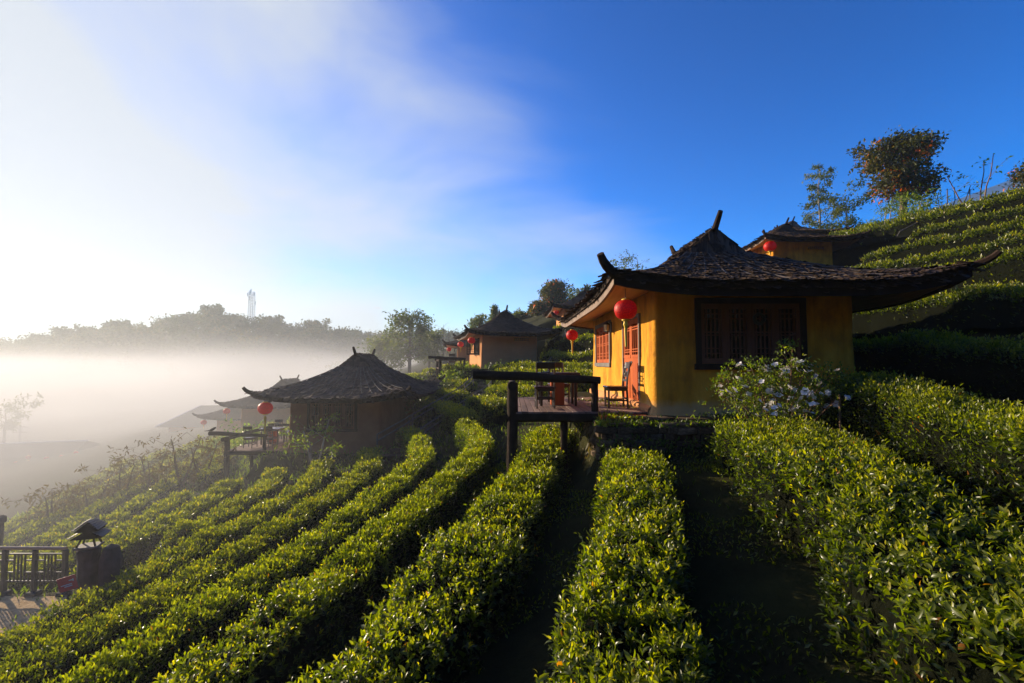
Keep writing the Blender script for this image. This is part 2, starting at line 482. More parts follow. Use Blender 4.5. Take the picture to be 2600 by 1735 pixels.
def rotz(a): return Matrix.Rotation(a, 3, 'Z')
def frame_from(z, up=Vector((0,0,1))):
    z = Vector(z).normalized()
    x = up.cross(z)
    if x.length < 1e-4: x = Vector((1,0,0)).cross(z)
    x.normalize(); y = z.cross(x)
    return Matrix((x, y, z)).transposed()

def np_mesh(name, V, tris, m, tint=None, smooth=False):
    me = bpy.data.meshes.new(name)
    nv, nf = len(V), len(tris)
    k = tris.shape[1]
    me.vertices.add(nv)
    me.vertices.foreach_set('co', np.ascontiguousarray(V, dtype=np.float32).ravel())
    me.loops.add(nf * k)
    me.loops.foreach_set('vertex_index', np.ascontiguousarray(tris, dtype=np.int32).ravel())
    me.polygons.add(nf)
    me.polygons.foreach_set('loop_start', np.arange(0, nf * k, k, dtype=np.int32))
    me.polygons.foreach_set('loop_total', np.full(nf, k, dtype=np.int32))
    if smooth: me.polygons.foreach_set('use_smooth', np.ones(nf, dtype=bool))
    if tint is not None:
        a_ = me.attributes.new('tint', 'FLOAT', 'POINT')
        a_.data.foreach_set('value', np.ascontiguousarray(tint, dtype=np.float32))
    me.materials.append(m)
    me.update()
    me.validate()
    return me
def unit(v): return v / np.maximum(np.linalg.norm(v, axis=-1, keepdims=True), 1e-9)
def leaf_frames(D, rng):
    """axis D -> (axis, side, normal) with the leaf's upper face turned mostly up"""
    D = unit(D)
    up = np.zeros_like(D); up[:, 2] = 1
    rnd = rng.normal(size=D.shape) * 1.0
    s_ = np.cross(D, up + rnd)
    s_ = unit(s_)
    n_ = np.cross(s_, D)
    return D, s_, n_
def leaves_lo(P, D, L, tint, rng, wr=0.42):
    """one folded leaf = 2 triangles"""
    D, S, N = leaf_frames(D, rng)
    L = L[:, None]
    mid = P + D * L * 0.5
    V = np.stack([P, mid + S*L*wr*0.5 + N*L*0.08, P + D*L - N*L*0.10, mid - S*L*wr*0.5 + N*L*0.08], axis=1)
    n = len(P); b = np.arange(n)[:, None] * 4
    T = np.concatenate([b + np.array([[0,1,2]]), b + np.array([[0,2,3]])], axis=0)
    return V.reshape(-1, 3), T, np.repeat(tint, 4)
HI_T = np.array([[0,1,2],[0,2,3],[1,4,5],[1,5,2],[2,5,6],[2,6,3],[4,7,5],[5,7,6]])
def leaf_hi_verts(P, D, S, N, L, curl, wr):
    L = L[:, None]; c = curl[:, None]
    m1 = P + D*L*0.33 - N*L*0.02*c; m2 = P + D*L*0.68 - N*L*0.12*c
    w1 = S*L*wr*0.5; w2 = S*L*wr*0.40
    return np.stack([P, m1 + w1 + N*L*0.09, m1, m1 - w1 + N*L*0.09, m2 + w2 + N*L*0.06, m2, m2 - w2 + N*L*0.06, P + D*L*0.98 - N*L*0.32*c], axis=1)
def leaves_hi(P, D, L, tint, rng, wr=0.40):
    D, S, N = leaf_frames(D, rng)
    curl = rng.uniform(0.2, 1.5, len(P))
    V = leaf_hi_verts(P, D, S, N, L, curl, wr)
    n = len(P); b = np.arange(n)[:, None, None] * 8
    T = (b + HI_T[None]).reshape(-1, 3)
    return V.reshape(-1, 3), T, np.repeat(tint, 8), (D, S, N)

# ------------------------------------------------------------------ terrain
_cy = np.array([-70, 0, 3, 7, 10, 14, 20, 31, 45, 80, 140, 450.0])
_cv = np.array([-34, -2.9, -2.0, -0.8, 0.0, 0.1, -2.0, -7.0, -13, -25, -38, -60.0])
_ty = np.arange(-70, 450, 0.5)
_tc = np.interp(_ty, _cy, _cv)
_k = np.ones(7) / 7
_tc = np.convolve(np.pad(_tc, 3, mode='edge'), _k, 'valid')
_gu = np.array([-400, -120, -80, -40, -20, -10, -4.3, 0, 0.9, 2.75, 4.45, 7, 9, 12, 22, 25, 60, 200.0])
_gv = np.array([-15, -14.6, -14, -11.3, -7.8, -5.1, -3.8, -2.55, -2.3, -1.70, -1.30, -0.95, -0.15, 1.75, 6.5, 6.8, 8.0, 9.5])
_tu = np.arange(-400, 200, 0.5)
_tg = np.interp(_tu, _gu, _gv)
_tg = np.convolve(np.pad(_tg, 2, mode='edge'), np.ones(5) / 5, 'valid')
def c_of(Y): return np.interp(Y, _ty, _tc)
def w_of(X):
    t = np.clip((X - 5.0) / 8.0, 0, 1); t = t*t*(3-2*t)
    return 1 - 0.75 * t
def u_of(X, Y): return X - c_of(Y) * w_of(X)
def x_of_u(u, Y):
    X = u + c_of(Y)
    for _ in range(25): X = 0.5 * X + 0.5 * (u + c_of(Y) * w_of(X))
    return X
PADS = [  # x0, x1, y0, y1, z, blend
    (1.7, 7.3, 8.2, 16.3, -1.02, 0.45),
    (-10.3, -5.0, 19.2, 27.2, -3.84, 1.0),
    (-4.2, 2.6, 30.2, 38.6, -0.40, 1.2),
    (-6.4, -0.5, 42, 50.5, -0.70, 1.2),
    (3.7, 9.0, 38, 46, 2.26, 1.5),
    (13.7, 18.6, 24.1, 31.4, 4.60, 1.2),
    (20.0, 24.8, 33.6, 41, 7.75, 1.2),
    (-22, -16.4, 35, 43, -5.64, 1.5),
    (-27, -21.5, 40, 48, -7.14, 1.5),
    (-24, -8.5, 3.5, 9.75, -4.78, 0.45),
]
def far_hill(X, Y):
    # wooded ridge across the valley
    t = np.clip((Y - 130) / 120.0, 0, 1); t = t*t*(3-2*t)
    az = X / np.maximum(Y, 1)
    prof = np.interp(az, [-2.2, -1.5, -1.126, -1.0, -0.866, -0.78, -0.662, -0.57, -0.476, -0.39, -0.3, -0.1, 0.2, 0.6], [-3, 1, 5.2, 7.5, 13.0, 16.3, 19.5, 16.8, 13, 11.5, 9, 8, 8, 8])
    return t, prof
def height(X, Y):
    X = np.asarray(X, float); Y = np.asarray(Y, float)
    z = np.interp(u_of(X, Y), _tu, _tg) + np.clip(0.08 * (Y - 10), -0.9, 0)
    z = z + np.clip((X - 10) / 10.0, 0, 1) * np.clip(0.09 * (Y - 19), -0.6, 1.2)
    bk = np.clip(-Y - 5.0, 0, None); z = z + 0.62 * bk * bk / (bk + 8.0)      # unseen rise added behind the camera to block low sky light
    ft, fp = far_hill(X, Y)
    z = z * (1 - ft) + fp * ft
    for (x0, x1, y0, y1, pz, bl) in PADS:
        dx = np.maximum(np.maximum(x0 - X, X - x1), 0); dy = np.maximum(np.maximum(y0 - Y, Y - y1), 0)
        d = np.hypot(dx, dy) / bl
        k = np.clip(1 - d, 0, 1); k = k*k*(3-2*k)
        z = z * (1 - k) + pz * k
    return z
def hgt(x, y): return float(height(np.array([x]), np.array([y]))[0])

xs = np.concatenate([-300 + np.cumsum(np.linspace(14, 1.2, 38)) - 14])
xs = xs[xs < -22]
xs = np.concatenate([xs, np.arange(-22, 14, 0.3), np.arange(14, 30, 0.8), np.linspace(30, 100, 22)])
ys = np.concatenate([np.arange(-66, -14, 4.0), np.arange(-14, 0, 1.0), np.arange(0, 20, 0.3), np.arange(20, 52, 0.8), 52 + np.cumsum(np.linspace(1.2, 9, 60))])
GX, GY = np.meshgrid(xs, ys, indexing='ij')
GZ = height(GX, GY)
GZ += 0.03 * np.sin(GX * 3.1 + GY * 1.7) * np.sin(GY * 2.3 - GX)
nx, ny = GX.shape
V = np.stack([GX, GY, GZ], -1).reshape(-1, 3)
ii, jj = np.meshgrid(np.arange(nx - 1), np.arange(ny - 1), indexing='ij')
b0 = (ii * ny + jj).ravel()
Q = np.stack([b0, b0 + ny, b0 + ny + 1, b0 + 1], 1)
ground = link('ground', np_mesh('ground', V, Q, M_ground, smooth=True))
tag(ground, 'dark grassy hillside under the terraced tea rows', None, None, 'structure')

# gravel path, a sheet just above the levelled ground
pm = MB()
PX = np.linspace(-24, -8.3, 40); PY = np.linspace(3.6, 9.5, 20)
pm.grid([[(x + 0.12 * math.sin(y * 3.0) * (i == 39), y, float(height(np.array([x]), np.array([y]))[0]) + 0.035 + 0.012 * math.sin(x * 5 + y * 7)) for y in PY] for i, x in enumerate(PX)])
gp = pm.build('path', M_path, None, True)
tag(gp, 'tan gravel path beside the grey railing', None, None, 'structure')

# ------------------------------------------------------------------ tea hedges
HOUSE_CUT = [(1.6, 7.4, 8.3, 16.4), (-13.0, -4.9, 17.2, 27.6), (-7.2, 2.5, 29.9, 38.8), (-10, 0.4, 41.6, 51), (1.0, 9.0, 37.6, 46.2),
             (11.5, 18.9, 20.5, 31.6), (17.5, 25, 33, 41.2), (-25.5, -16.2, 34.6, 43.2), (-30, -21.2, 39.6, 48.2), (-24, -7.75, 3.0, 9.9), (-2.3, -0.9, 21.0, 29.6)]
def cut(x, y):
    for (x0, x1, y0, y1) in HOUSE_CUT:
        if x0 < x < x1 and y0 < y < y1: return True
    return False
LEAF_OBJ = {}
def leaf_variant(k):
    if k in LEAF_OBJ: return LEAF_OBJ[k]
    c = np.array([0.35 + 0.3 * (k % 4)])
    P = np.zeros((1, 3)); D = np.array([[0, 1.0, 0]]); S = np.array([[1.0, 0, 0]]); N = np.array([[0, 0, 1.0]])
    V_ = leaf_hi_verts(P, D, S, N, np.ones(1), c, 0.40).reshape(-1, 3)
    tt = [0.42, 0.58, 0.72, 0.86][k // 4]
    LEAF_OBJ[k] = np_mesh('leaf', V_, HI_T.copy(), M_tea, np.full(8, tt), False)
    return LEAF_OBJ[k]
TRI_COUNT = [0]
EXQ = 0.33
def hedge(u, y0, y1, w, h, label, parts=0, cat='tea hedge', group='terraced tea hedge rows', lai=1.95, seed=0, u1=None, w1=None, bare=0.0):
    rng = np.random.default_rng(int(1000 + u * 37 + y0 * 11 + seed))
    n = max(2, int((y1 - y0) / 0.28))
    Y = np.linspace(y0, y1, n + 1)
    us = np.linspace(u, u if u1 is None else u1, n + 1)
    X = np.array([float(x_of_u(q, y)) for q, y in zip(us, Y)])
    X = X + np.array([0.16 * noise.noise(Vector((u * 1.7, y * 1.2, 3.0))) for y in Y])
    Z = height(X, Y)
    C = np.stack([X, Y, Z], 1)
    T = np.gradient(C, axis=0); T = unit(T)
    S = np.stack([T[:, 1], -T[:, 0], np.zeros(n + 1)], 1); S = unit(S)     # to the right
    seg = np.linalg.norm(np.diff(C, axis=0), axis=1)
    nzw = np.array([1 + 0.30 * noise.noise(Vector((u * 3.7, y * 1.5, 1.0))) + 0.16 * noise.noise(Vector((u * 2.2, y * 4.1, 4.0))) for y in Y])
    nzh = np.array([1 + 0.20 * noise.noise(Vector((u * 5.1, y * 1.7, 7.0))) + 0.10 * noise.noise(Vector((u * 2.9, y * 4.3, 2.0))) for y in Y])
    # ends taper
    endt = np.minimum(1, np.minimum(np.arange(n + 1), np.arange(n, -1, -1)) * 0.35 + 0.45)
    Wd = np.linspace(w, w if w1 is None else w1, n + 1) * nzw * (0.6 + 0.4 * endt); Hh = h * nzh * endt
    root = empty('tea_hedge', tuple(C[n // 2]))
    off = C[n // 2]
    # hull of inner twigs, blackened to stand for shade between the leaves
    th = np.linspace(0, math.pi, 13)
    def sect(i, k):
        cx = -np.sign(np.cos(th)) * np.abs(np.cos(th)) ** EXQ * Wd[i] / 2 * k
        cz = np.abs(np.sin(th)) ** EXQ * Hh[i] * k
        return C[i][None] + S[i][None] * cx[:, None] + np.array([[0, 0, 1.0]]) * cz[:, None]
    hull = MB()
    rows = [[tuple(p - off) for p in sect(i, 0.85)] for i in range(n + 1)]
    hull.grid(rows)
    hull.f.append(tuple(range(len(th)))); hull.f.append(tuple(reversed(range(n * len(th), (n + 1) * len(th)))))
    hull.build('inner_twig_shade', M_twigshade, root, True)
    sq = np.linspace(-1, 1, 121); ATH = np.unique(np.concatenate([math.pi / 2 * (1 + np.sign(sq) * np.abs(sq) ** 4), math.pi / 2 * np.linspace(0, 1, 60) ** 4, math.pi - math.pi / 2 * np.linspace(0, 1, 60) ** 4]))
    arcs, wf = [], []
    for i in range(n):
        ax = np.sign(np.cos(ATH)) * np.abs(np.cos(ATH)) ** EXQ * Wd[i] / 2; az_ = np.abs(np.sin(ATH)) ** EXQ * Hh[i]
        s_ = np.concatenate([[0], np.cumsum(np.hypot(np.diff(ax), np.diff(az_)))]); arcs.append(s_ / s_[-1]); wf.append(Wd[i] / (Wd[i] + 1.7 * Hh[i]))
    Ps, Ds, Ls, Ts, tops = [], [], [], [], []
    for i in range(n):
        cm = (C[i] + C[i + 1]) / 2
        px, py, dep = project(cm)
        if cm[1] < 0.3 or px < -420 or px > 3020 or py > 2500: continue
        dist = max(0.6, float(np.linalg.norm(cm)))
        L = min(0.30, max(0.052, 0.0053 * dist))
        area = (Wd[i] + 1.5 * Hh[i]) * seg[i]
        cnt = int(lai * (1.35 if dist < 4 else 1.0) * area / (0.27 * L * L))
        if cnt < 1: continue
        close = dist < 6.5; ww0 = Wd[i]
        ns = cnt // 4 if close else cnt            # near the camera leaves grow in shoots of four
        t = rng.random(ns)
        a = rng.random(ns)
        ang = np.interp(np.where(rng.random(ns) < 0.45, 0.5 + (a - 0.5) * wf[i], a), arcs[i], ATH)
        ca, sa = np.cos(ang), np.sin(ang)
        k = 1.02 - rng.random(ns) ** 1.5 * 0.20
        k = k + (rng.random(ns) < 0.14) * rng.random(ns) * 0.13
        yy_ = C[i][1] + (C[i + 1][1] - C[i][1]) * t; qx = ca * ww0 * 2.0
        cl_ = np.sin(yy_ * 7.3 + qx * 3.1 + u) * np.sin(qx * 6.7 - yy_ * 3.9 + 2 * u) + 0.6 * np.sin(yy_ * 15.1 + qx * 9.0) * np.sin(qx * 13.0 - yy_ * 8.0)
        k = k + 0.035 * cl_
        ww = Wd[i] + (Wd[i + 1] - Wd[i]) * t; hh = Hh[i] + (Hh[i + 1] - Hh[i]) * t
        lump = 1 + 0.06 * np.sin(t * 6.28 + i * 1.9 + ca * 5)
        cx = -np.sign(ca) * np.abs(ca) ** EXQ * ww / 2 * k * lump
        cz = np.abs(sa) ** EXQ * hh * k * lump
        base = C[i] + (C[i + 1] - C[i]) * t[:, None]
        P = base + S[i] * cx[:, None]; P[:, 2] += cz
        nrm = S[i][None] * (-ca)[:, None]; nrm = nrm + np.array([[0, 0, 1.0]]) * sa[:, None]
        young = np.clip((k - 0.88) / 0.16, 0, 1) * np.clip(sa, 0, 1)  # lighter young tips outside; inner leaves darkened to paint shade into the gaps
        kp_ = rng.random(ns) < np.clip(0.72 + 0.5 * cl_, 0.22, 1.0)
        if bare: kp_ &= (cz > bare * hh) | (rng.random(ns) < 0.10)
        P, nrm, young, sa, k = P[kp_], nrm[kp_], young[kp_], sa[kp_], k[kp_]; ns = len(P)
        if ns == 0: continue
        if close:
            sd = unit(nrm * 0.5 + np.array([[0, 0, 0.75]]) + rng.normal(size=(ns, 3)) * 0.30)
            az4 = rng.random((ns, 1)) * 6.28 + np.array([[0, 1.7, 3.3, 4.9]]) + rng.normal(size=(ns, 4)) * 0.3
            e1 = unit(np.cross(sd, np.array([[0.3, 0.9, 0.1]]))); e2 = np.cross(sd, e1)
            sprd = np.array([0.35, 0.75, 1.05, 1.4])[None, :] * rng.uniform(0.7, 1.3, (ns, 4))
            D = sd[:, None] + (e1[:, None] * np.cos(az4)[..., None] + e2[:, None] * np.sin(az4)[..., None]) * sprd[..., None]
            P = P[:, None] + sd[:, None] * (np.array([0.055, 0.03, 0.01, -0.02])[None, :, None]) * rng.uniform(0.5, 1.5, (ns, 1, 1))
            szf = np.array([0.62, 0.9, 1.1, 1.2])[None] * rng.uniform(0.75, 1.3, (ns, 1)) * rng.uniform(0.85, 1.15, (ns, 4))
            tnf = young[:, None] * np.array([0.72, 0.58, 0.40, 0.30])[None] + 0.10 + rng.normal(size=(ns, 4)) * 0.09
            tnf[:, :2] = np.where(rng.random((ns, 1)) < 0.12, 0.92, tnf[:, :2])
            P = P.reshape(-1, 3); D = D.reshape(-1, 3); Lf = (L * szf).reshape(-1); tn = tnf.reshape(-1)
            tpv = np.repeat(sa * (k > 0.97), 4)
        else:
            D = nrm * 0.55 + np.array([[0, 0, 0.55]]) + rng.normal(size=(ns, 3)) * 0.55
            Lf = L * rng.uniform(0.65, 1.25, ns)
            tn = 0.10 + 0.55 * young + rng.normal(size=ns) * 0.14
            tpv = sa * (k > 0.97)
        tn = np.clip(tn, 0.0, 0.95); tn = np.where(rng.random(len(tn)) < 0.006, 1.0, tn)
        Ps.append(P); Ds.append(D); Ls.append(Lf); Ts.append(tn); tops.append(tpv)
    if not Ps:
        return root
    P = np.concatenate(Ps); D = np.concatenate(Ds); L = np.concatenate(Ls); tn = np.concatenate(Ts); tp = np.concatenate(tops)
    dist = np.linalg.norm(P, axis=1)
    near = dist < 6.5
    VV, TT, tint = [], [], []
    nb = 0
    if near.any():
        Pn, Dn, Ln, tnn, tpn = P[near], D[near], L[near], tn[near], tp[near]
        if parts:
            px, py, dep = project(Pn)
            score = Ln / np.linalg.norm(Pn, axis=1) * (tpn > 0.6) * ((px > 0) & (px < 2600) & (py < 1735))
            pick = np.argsort(-score)[:parts]
            pick = pick[score[pick] > 0]
            Dp, Sp, Np = leaf_frames(Dn[pick], rng)
            for q, idx in enumerate(pick):
                kk = int(np.clip((tnn[idx] - 0.35) / 0.14, 0, 3)) * 4 + q % 4
                lo = link('leaf', leaf_variant(kk), root)
                l_ = Ln[idx]
                mtx = Matrix(((Sp[q][0]*l_, Dp[q][0]*l_, Np[q][0]*l_, Pn[idx][0]-off[0]), (Sp[q][1]*l_, Dp[q][1]*l_, Np[q][1]*l_, Pn[idx][1]-off[1]), (Sp[q][2]*l_, Dp[q][2]*l_, Np[q][2]*l_, Pn[idx][2]-off[2]), (0,0,0,1)))
                lo.matrix_basis = mtx
            keep = np.ones(len(Pn), bool); keep[pick] = False
            Pn, Dn, Ln, tnn = Pn[keep], Dn[keep], Ln[keep], tnn[keep]
        v, t_, ti, _ = leaves_hi(Pn - off, Dn, Ln, tnn, rng)
        VV.append(v); TT.append(t_); tint.append(ti); nb += len(v)
    far = ~near
    if far.any():
        v, t_, ti = leaves_lo(P[far] - off, D[far], L[far], tn[far], rng)
        VV.append(v); TT.append(t_ + nb); tint.append(ti)
    V_ = np.concatenate(VV); T_ = np.concatenate(TT); ti = np.concatenate(tint)
    TRI_COUNT[0] += len(T_)
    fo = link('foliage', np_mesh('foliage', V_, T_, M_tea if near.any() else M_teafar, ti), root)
    tag(fo, None, None, None, 'stuff')
    tag(root, label, cat, group)
    return root

ORD = ['first', 'second', 'third', 'fourth', 'fifth', 'sixth', 'seventh', 'eighth', 'ninth', 'tenth', 'eleventh', 'twelfth', 'thirteenth', 'fourteenth', 'fifteenth', 'sixteenth', 'seventeenth']
hedge(2.74, 0.75, 7.55, 0.80, 0.64, 'leafy tea hedge in the centre leading straight to the stone terrace', 300)
hedge(4.95, 0.9, 7.1, 1.10, 0.68, 'wide bright tea hedge running from the lower right corner to the white flowering shrub', 300, u1=4.62, w1=1.5)
hedge(0.93, 1.7, 11.4, 0.90, 0.66, 'tea hedge running under the log deck, left of the centre hedge', 300)
hedge(-0.95, 2.6, 17.0, 0.68, 0.66, 'tea hedge next downhill from the one under the log deck', 300)
def runs(u, ya, yb, step=0.35, minlen=2.0):
    out = []; cur = None
    y = ya
    while y <= yb:
        x = float(x_of_u(u, y))
        bad = cut(x, y)
        if not bad and cur is None: cur = y
        if (bad or y + step > yb) and cur is not None:
            if y - cur > minlen: out.append((cur, y))
            cur = None
        y += step
    return out
k = 0
for u in (-2.65, -4.35, -6.05, -7.75, -9.45, -11.2, -13.0, -15.0, -17.2, -19.6):
    ya = max(3.0, -u * 0.78 + 1.0)
    segs = runs(u, ya, 34 if u < -4 else 21)
    for si, (a_, b_) in enumerate(segs):
        wd = 0.72
        if si == 0 and a_ < 17:
            lab = 'tea hedge in mist on the lower slope, %s row downhill from the deck hedge' % ORD[k + 1]
        elif si == 0:
            lab = 'misty tea hedge beyond the gravel path, %s row downhill from the deck hedge' % ORD[k + 1]
        else:
            lab = 'upper stretch of the %s tea row down from the deck, beyond the misty house' % ORD[k + 1]
        hedge(u, a_, b_, wd, 0.64, lab, seed=si)
    k += 1
k = 0
for u in (6.6, 8.5, 10.5, 12.5, 14.6, 16.7, 18.8, 20.9, 22.6):
    segs = runs(u, 1.2 if u < 12 else 3.0, 46 if u < 20 else 44)
    for si, (a_, b_) in enumerate(segs):
        wr_ = 1.05 if k == 0 else 0.95
        if k == 0 and si == 0:
            lab = 'bright tea hedge on the right edge just uphill from the wide corner hedge'
        elif si == 0:
            lab = 'tea hedge on the right slope, %s row up from the wide corner hedge' % ORD[k]
        else:
            lab = '%s stretch of the %s tea row up the right slope, beyond the large cottage' % (('middle', 'far', 'farthest')[min(si, 3) - 1], ORD[k])
        hedge(u, a_, b_, wr_, 0.82, lab, 300 if (k == 0 and si == 0) else 0, seed=si, bare=0.0 if k == 0 else 0.68)
    k += 1
k = 0
for u in (-0.55, 0.80, 2.3, 3.8, 5.3, 6.9):
    segs = runs(u, 17.4, 44)
    for si, (a_, b_) in enumerate(segs):
        lab = 'tea hedge behind the log deck, %s row up the back slope%s' % (ORD[k], ('', ', its second piece', ', its third piece', ', its last piece')[min(si, 3)])
        hedge(u, a_, b_, 1.05, 0.75, lab, seed=5 + si)
    k += 1

# low weeds on the ground between the near rows
rng = np.random.default_rng(5)
n = 60000
WX = rng.uniform(-6, 6.5, n); WY = rng.uniform(1.2, 12, n) ** 1.0
cl = np.array([noise.noise(Vector((x * 0.9, y * 0.9, 3.0))) for x, y in zip(WX, WY)])
kp = cl > -0.05
WX, WY = WX[kp], WY[kp]
WP = np.stack([WX, WY, height(WX, WY) + 0.02], 1)
WD = rng.normal(size=WP.shape) * 0.6 + np.array([[0, 0, 0.7]])
wl = np.maximum(0.045, 0.007 * np.linalg.norm(WP, axis=1)) * rng.uniform(0.6, 1.4, len(WP))
v, t_, ti = leaves_lo(WP, WD, wl, np.clip(0.35 + rng.normal(size=len(WP)) * 0.2, 0, 0.9), rng)
tag(link('ground_weeds', np_mesh('ground_weeds', v, t_, M_tea, ti)), 'small weeds on the dark soil between the hedges', 'weeds', None, 'stuff')
# grass on the shaded slope and along the gravel path
n = 30000
GXr = rng.uniform(-26, 6, n); GYr = rng.uniform(5, 34, n)
keepg = np.array([not (1.7 < x < 7.2 and 8.4 < y < 16.4) and not (-24 < x < -9.2 and 5.2 < y < 9.3) for x, y in zip(GXr, GYr)])
GXr, GYr = GXr[keepg], GYr[keepg]
GP = np.stack([GXr, GYr, height(GXr, GYr)], 1)
gl = np.maximum(0.08, 0.010 * np.linalg.norm(GP, axis=1)) * rng.uniform(0.5, 1.3, len(GP))
v, t_, ti = leaves_lo(GP, rng.normal(size=GP.shape) * 0.4 + np.array([[0, 0, 1.0]]), gl, np.clip(0.4 + rng.normal(size=len(GP)) * 0.2, 0, 1), rng, 0.2)
tag(link('grass', np_mesh('grass', v, t_, M_fresh, ti)), 'rough grass tufts over the slope', 'grass', None, 'stuff')

# ------------------------------------------------------------------ cottages
HW, HD = 3.92, 6.7
RX0, RX1, RY0, RY1 = -1.03, 5.3, -1.0, 7.7
RXM = (RX0 + RX1) / 2; RHW = (RX1 - RX0) / 2
ZE, ZR, ZG, GDEP = 2.38, 4.23, 3.62, 3.0
CORN = ((RX0, RY0, 0.20), (RX1, RY0, 0.33), (RX0, RY1, 0.22), (RX1, RY1, 0.45))
def corner_up(x, y):
    s_ = 0.0
    for cx, cyy, amt in CORN:
        d = math.hypot(x - cx, y - cyy)
        s_ += amt * max(0.0, 1 - d / 2.1) ** 2
    return s_
def roof_side(x):
    t = max(0.0, min(1.0, (RHW - abs(x - RXM)) / RHW))
    return ZE + (ZR - ZE) * (0.62 * t + 0.38 * t ** 2.5)
def roof_hip(y):
    d = min(y - RY0, RY1 - y)
    t = d / GDEP
    if t > 1.0: return 1e9
    t = max(0.0, t)
    return ZE + (ZG - ZE) * (0.72 * t + 0.28 * t * t)
def roof_z(x, y):
    return min(roof_side(x), roof_hip(y)) + corner_up(x, y)
def roof_grad(x, y):
    e = 0.04
    if roof_side(x) < roof_hip(y):
        gx = (roof_side(x + e) - roof_side(x - e)) / (2 * e); gy = 0.0
    else:
        gx = 0.0; gy = (roof_hip(max(RY0, min(RY1, y + e))) - roof_hip(max(RY0, min(RY1, y - e)))) / (2 * e)
    if abs(gy) > 3: gy = math.copysign(0.7, gy)
    gx += (corner_up(x + e, y) - corner_up(x - e, y)) / (2 * e)
    gy += (corner_up(x, y + e) - corner_up(x, y - e)) / (2 * e)
    return gx, gy
def eave_loop(n=22):
    pts = []
    for i in range(n): pts.append((RX0 + (RX1 - RX0) * i / n, RY0))
    for i in range(n): pts.append((RX1, RY0 + (RY1 - RY0) * i / n))
    for i in range(n): pts.append((RX1 - (RX1 - RX0) * i / n, RY1))
    for i in range(n): pts.append((RX0, RY1 - (RY1 - RY0) * i / n))
    return pts
_meshes = {}
def cached(key, fn):
    if key not in _meshes: _meshes[key] = fn()
    return _meshes[key]
def m_roof():
    xs_ = sorted(set(list(np.linspace(RX0, RX1, 34)) + [RXM]))
    y1_, y2_ = RY0 + GDEP, RY1 - GDEP
    ys_ = sorted(list(np.linspace(RY0, y1_, 16)) + [y1_ + 0.012] + list(np.linspace(y1_ + 0.3, y2_ - 0.3, 12)) + [y2_ - 0.012] + list(np.linspace(y2_, RY1, 16)))
    mb = MB()
    mb.grid([[(x, y, roof_z(x, y)) for y in ys_] for x in xs_])
    mb.grid([[(x, y, roof_z(x, y) - 0.10) for y in ys_] for x in xs_])
    # close the edge
    lp = eave_loop(34)
    mb.grid([[(x, y, roof_z(x, y)), (x, y, roof_z(x, y) - 0.10)] for x, y in lp], None, True)
    return mb.mesh('roof', M_thatch, False)
def m_fascia(side):
    mb = MB(); n = 22; lp = eave_loop(n); lp = (lp + [lp[0]])[side * n: side * n + n + 1]
    out = []
    for (x, y) in lp:
        z = roof_z(x, y)
        ix = 0.05 if x < RX0 + 0.01 else (-0.05 if x > RX1 - 0.01 else 0.0)
        iy = 0.05 if y < RY0 + 0.01 else (-0.05 if y > RY1 - 0.01 else 0.0)
        xo, yo = x + ix * 0.9, y + iy * 0.9
        xi, yi = x + ix * 2.0, y + iy * 2.0
        out.append([(xo, yo, z - 0.085), (xo, yo, z - 0.235), (xi, yi, z - 0.235), (xi, yi, z - 0.085), (xo, yo, z - 0.085)])
    mb.grid(out)
    return mb.mesh('fascia', M_fascia if side == 3 else M_frame)  # shade put into colour: only the sunlit left board keeps lighter wood
def m_soffit():
    mb = MB(); lp = eave_loop(22); rows = []
    for (x, y) in lp:
        z = roof_z(x, y) - 0.20
        wx = min(max(x, 0.06), HW - 0.06); wy = min(max(y, 0.06), HD - 0.06)
        ex = x + (0.08 if x < 0 else (-0.08 if x > HW else 0)); ey = y + (0.08 if y < 0 else (-0.08 if y > HD else 0))
        row = []
        for k in range(6):
            t = k / 5
            px_, py_ = ex + (wx - ex) * t, ey + (wy - ey) * t
            row.append((px_, py_, z * (1 - t) + 2.42 * t))
        rows.append(row)
    mb.grid(rows, None, True)
    return mb.mesh('soffit', M_soffit)
def horn_mesh(kind, cidx=0):
    mb = MB()
    if kind == 'ridge':
        pts = [(0, 0.12, -0.14), (0, 0.0, -0.02), (0, -0.12, 0.10), (0, -0.22, 0.20), (0, -0.30, 0.29)]
        mb.tube(pts, [0.075, 0.075, 0.068, 0.062, 0.055], 7)
    else:
        pts = [(-0.16, 0, -0.06), (0.0, 0, 0.0), (0.14, 0, 0.06), (0.25, 0, 0.14), (0.34, 0, 0.25)]
        mb.tube(pts, [0.09, 0.09, 0.085, 0.075, 0.062], 7)
    return mb.mesh('horn', M_frame)
